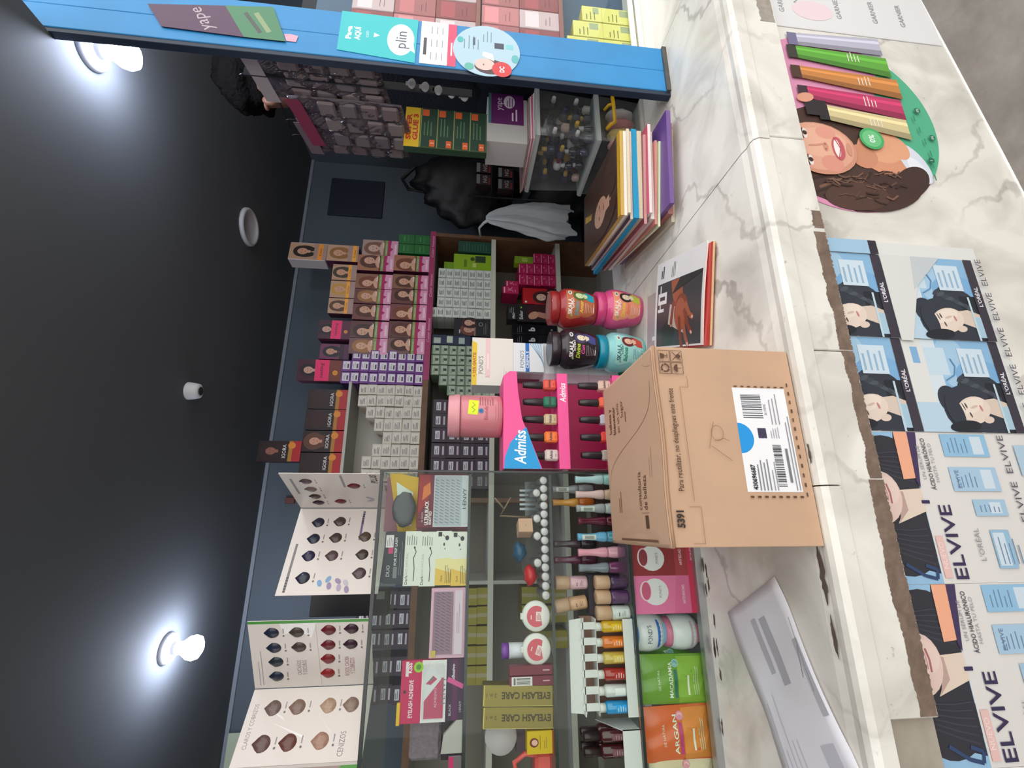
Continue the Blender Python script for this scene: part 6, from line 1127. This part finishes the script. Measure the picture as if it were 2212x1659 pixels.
tag(mk('black_bag', bagfn(0, 0, 0, .20, .08, .22, 4.1, .1), BLK, None, (1.80, 2.10, .985)), 'black plastic bag slumped below the hanging one', 'bag')
WB = clear_mat('thin white bag film', (225, 228, 230), rough=.3, haze=.8, hazecol=(216, 220, 220), ior=1.3)
def wbag(a, v):
    t = 2*PI*a; rr_ = (.012+.125*v**.55)*(1-.22*max(0, v-.75)/.25); f = 1+.22*math.sin(5*t+3*v)+.10*abs(math.sin(11*t+4*v))-.08*abs(math.sin(8*t-9*v))
    return (rr_*f*math.cos(t)*.85+.015*math.sin(5*v), rr_*f*math.sin(t)*.42, -.43*v+.022*v*math.sin(3*t+1)+.015*v*abs(math.sin(7*t)))
wo = tag(mk('white_bag', MB().grid(72, 26, wbag), WB, None, (1.44, 1.93, 1.445), (0, -.06, .2)), 'crumpled thin white plastic bag hanging off the shelf corner', 'bag')
mk('bag_handle', MB().tube([(0, 0, -.03), (-.012, .02, .01), (-.004, .06, .03), (.005, .13, .02)], [.012, .007, .006, .005], 8), WB, wo)
kk = tag(mk('dark_cabinet', MB().box(1.505, 2.19, 2.2, 2.48, .551, .80, .003), mat('dark cabinet', (26, 26, 32), .6)), 'low dark cabinet beside the wall shelves', 'cabinet')
rk = empty('wire_rack', (1.70, 1.96, .551), 0, 'thin dark rack holding small dark boxes', 'rack')
for sx in (-.11, .11): mk('upright', MB().tube([(sx, 0, 0), (sx, 0, .98)], .005, 6), mat('dark steel'), rk)
mk('tray', MB().box(-.11, .11, -.06, .02, .758, .762), mat('dark steel'), rk); mk('tray', MB().box(-.11, .11, -.06, .02, .868, .872), mat('dark steel'), rk)
for i, (x, z) in enumerate(((1.63, 1.3135), (1.70, 1.3135), (1.77, 1.3135), (1.65, 1.4235), (1.72, 1.4235))):
    carton('small_dark_box', 'small dark box with wine-red letters on the rack, %s of five' % ORD[i], 'box', x-.03, x+.03, z, z+.075, 1.905, .05, mat('wine dark carton', (44, 22, 28), .35), pcache('nd', lambda: Print().text('NG', .0, .02, .02, (176, 150, 150), bold=.03).rect(-.028, .055, .028, .072, (150, 146, 146)).rect(-.028, .002, .01, .012, (140, 30, 40))), 'small dark boxes on the rack')
tag(mk('grey_rag', MB().ball((0, 0, 0), (.05, .03, .035), 16, 10, lambda d: 1+.2*math.sin(5*d.x+4*d.z)), mat('grey rag', (120, 120, 130), .9), None, (1.86, 1.84, 1.40)), 'crumpled grey-white rag beside the black bag', 'rag')
tag(mk('rag_shelf', MB().box(1.76, 2.199, 1.80, 1.90, 1.352, 1.366), mat('dark shelf', (34, 34, 42), .6)), 'small dark shelf under the grey rag', 'shelf')
# ------------------------------------------------------------------ person standing behind the packs
def skin_mesh(name, verts, edges, root, sub=2):
    me = bpy.data.meshes.new(name); me.from_pydata([v[0] for v in verts], edges, []); o = bpy.data.objects.new(name, me); COL.objects.link(o)
    md = o.modifiers.new('s', 'SKIN'); sb = o.modifiers.new('d', 'SUBSURF'); sb.levels = sub; sb.render_levels = sub
    for i, v in enumerate(verts):
        d = me.skin_vertices[0].data[i]; d.radius = v[1] if isinstance(v[1], tuple) else (v[1], v[1]); d.use_root = (i == root)
    dg = bpy.context.evaluated_depsgraph_get(); m2 = bpy.data.meshes.new_from_object(o.evaluated_get(dg)); bpy.data.objects.remove(o)
    for p_ in m2.polygons: p_.use_smooth = True
    return m2
SKIN = mat('skin', (134, 90, 72), .55)
# local frame: facing -x, feet at the origin, height about 1.83
HV = [((0, 0, .92), (.115, .15)), ((0, 0, 1.12), (.10, .135)), ((0, 0, 1.33), (.11, .165)), ((.005, 0, 1.47), (.07, .12)), ((0, 0, 1.535), .055), ((-.01, 0, 1.60), (.07, .065)), ((-.015, 0, 1.70), (.098, .078)), ((-.005, 0, 1.775), (.075, .062)),
      ((0, .16, 1.44), .052), ((.03, .195, 1.17), .043), ((.02, .19, .92), .034), ((.005, .185, .84), .034), ((0, -.16, 1.44), .052), ((.03, -.195, 1.17), .043), ((.10, -.10, 1.03), .034), ((.115, -.03, 1.0), .034),
      ((0, .085, .86), .088), ((-.01, .09, .48), .06), ((.01, .09, .09), .04), ((-.13, .10, .035), .032), ((0, -.085, .86), .088), ((-.01, -.09, .48), .06), ((.01, -.09, .09), .04), ((-.13, -.10, .035), .032)]
HE = [(0, 1), (1, 2), (2, 3), (3, 4), (4, 5), (5, 6), (6, 7), (2, 8), (8, 9), (9, 10), (10, 11), (2, 12), (12, 13), (13, 14), (14, 15), (0, 16), (16, 17), (17, 18), (18, 19), (0, 20), (20, 21), (21, 22), (22, 23)]
bm_me = skin_mesh('body', HV, HE, 0); bm_me.materials.clear(); bm_me.materials.append(SKIN)
bb = bmesh.new(); bb.from_mesh(bm_me)
def addball(c, rr_, n=10):
    t = MB().ball(c, rr_, 14, n); vs = [bb.verts.new(v) for v in t.v]
    for f in t.f:
        try: q_ = bb.faces.new([vs[i] for i in f]); q_.smooth = True
        except ValueError: pass
for sy in (-1, 1):
    addball((.008, sy*.080, 1.655), (.022, .010, .034)); addball((-.002, sy*.084, 1.652), (.012, .007, .022)); addball((-.10, sy*.032, 1.672), (.010, .015, .008))
    for k in range(4): addball((.115+.004*k, .03+.004*k, 1.022-.014*k), (.008, .040, .008)) if sy < 0 else addball((-.022+.014*k, sy*(.180+.002*k), .775-.012*abs(k-1.5)*-1), (.008, .008, .042))
    addball((.105, -.01, 1.035), (.009, .028, .010)) if sy < 0 else addball((-.032, sy*.178, .825), (.010, .009, .030))
addball((-.118, 0, 1.645), (.020, .014, .026)); addball((-.104, 0, 1.592), (.010, .024, .008)); addball((-.09, 0, 1.56), (.02, .03, .02))
bb.to_mesh(bm_me); bb.free()
pe = empty('person', (1.455, 1.285, .5515), .2, 'person with short dark hair behind the hanging packs, facing left', 'person')
ob('body', bm_me, pe)
sv = [(v, (r_[0]*1.1+.004, r_[1]*1.1+.004) if isinstance(r_, tuple) else r_*1.16+.006) for v, r_ in HV]
tops = [0, 1, 2, 3, 8, 9, 10, 12, 13, 14, 16, 20]; idx = {v: i for i, v in enumerate(tops)}
sm = skin_mesh('sweater', [sv[i] for i in tops], [(idx[a], idx[c]) for a, c in HE if a in idx and c in idx], 0); sm.materials.clear(); sm.materials.append(mat('dark sweater', (34, 38, 46), .9, bump=.4, scale=160)); ob('sweater', sm, pe)
legs = [0, 1, 16, 17, 18, 20, 21, 22]; idx = {v: i for i, v in enumerate(legs)}
lm_ = skin_mesh('trousers', [sv[i] for i in legs], [(idx[a], idx[c]) for a, c in HE if a in idx and c in idx], 0); lm_.materials.clear(); lm_.materials.append(mat('dark trousers', (30, 32, 42), .9)); ob('trousers', lm_, pe)
hr_ = random.Random(3)
def hairf(d):
    k = 1+.05*math.sin(13*d.x+5*d.y)+.05*math.sin(17*d.z+11*d.y)+hr_.uniform(-.03, .05)
    if d.x < -.55 and d.z < .1: k *= .8
    if abs(d.y) > .5 and d.z < -.25: k *= .72
    if d.z < -.6: k *= .85
    return k
mk('hair', MB().ball((-.004, 0, 1.716), (.124, .106, .122), 40, 28, hairf), mat('dark curly hair', (17, 14, 14), .9, bump=1.0, scale=90, spec=.1), pe)

# ================================================================== ceiling lamps
LEDM = mat('lit frosted bulb', (222, 232, 255), .4, emit=BULB); PORC = mat('lamp holder plastic', (150, 150, 154), .5)
def lamp(label, x, y, lit=True, drop=.0, name='ceiling_lamp'):
    o = empty(name, (x, y, 2.525), 0, label, 'ceiling lamp')
    o.scale = (1, 1, .72)
    mk('rosette', MB().lathe([(.030, -.030), (.045, -.024), (.052, -.004), (.052, 0)], 28), PORC, o)
    mk('socket', MB().lathe([(.019, -.062-drop), (.021, -.058-drop), (.021, -.028), (.019, -.026)], 20), PORC, o)
    mk('bulb', MB().lathe([(.004, -.158-drop), (.022, -.155-drop), (.036, -.142-drop), (.040, -.122-drop), (.036, -.100-drop), (.024, -.078-drop), (.018, -.062-drop)], 28), LEDM if lit else mat('unlit frosted bulb', (206, 206, 204), .4), o); return o
lamp('lit bulb hanging from the ceiling near the blue post', 1.180, 1.005); lamp('lit bulb hanging from the ceiling above the shade cards', -.415, 1.900)
o = empty('smoke_detector', (.459, 1.719, 2.525), 0, 'small white smoke detector in the middle of the ceiling', 'smoke detector')
mk('body', MB().lathe([(.018, -.042), (.026, -.038), (.030, -.022), (.032, -.004), (.032, 0)], 24), mat('white detector plastic', (206, 206, 206), .5), o); mk('grille', MB().lathe([(.012, -.0445), (.016, -.043), (.016, -.040)], 16), mat('dark grille', (40, 40, 44), .6), o)
o = empty('ring_fitting', (1.285, 1.905, 2.525), 0, 'unlit round white ring fitting near the back of the ceiling', 'ceiling lamp')
mk('ring', MB().lathe([(.062, -.004), (.066, -.014), (.078, -.016), (.084, -.010), (.085, 0)], 36), mat('white ring plastic', (186, 186, 190), .5), o); mk('lens', MB().lathe([(.0, -.003), (.060, -.003), (.0605, -.001)], 30), mat('dark unlit lens', (70, 72, 78), .4), o)
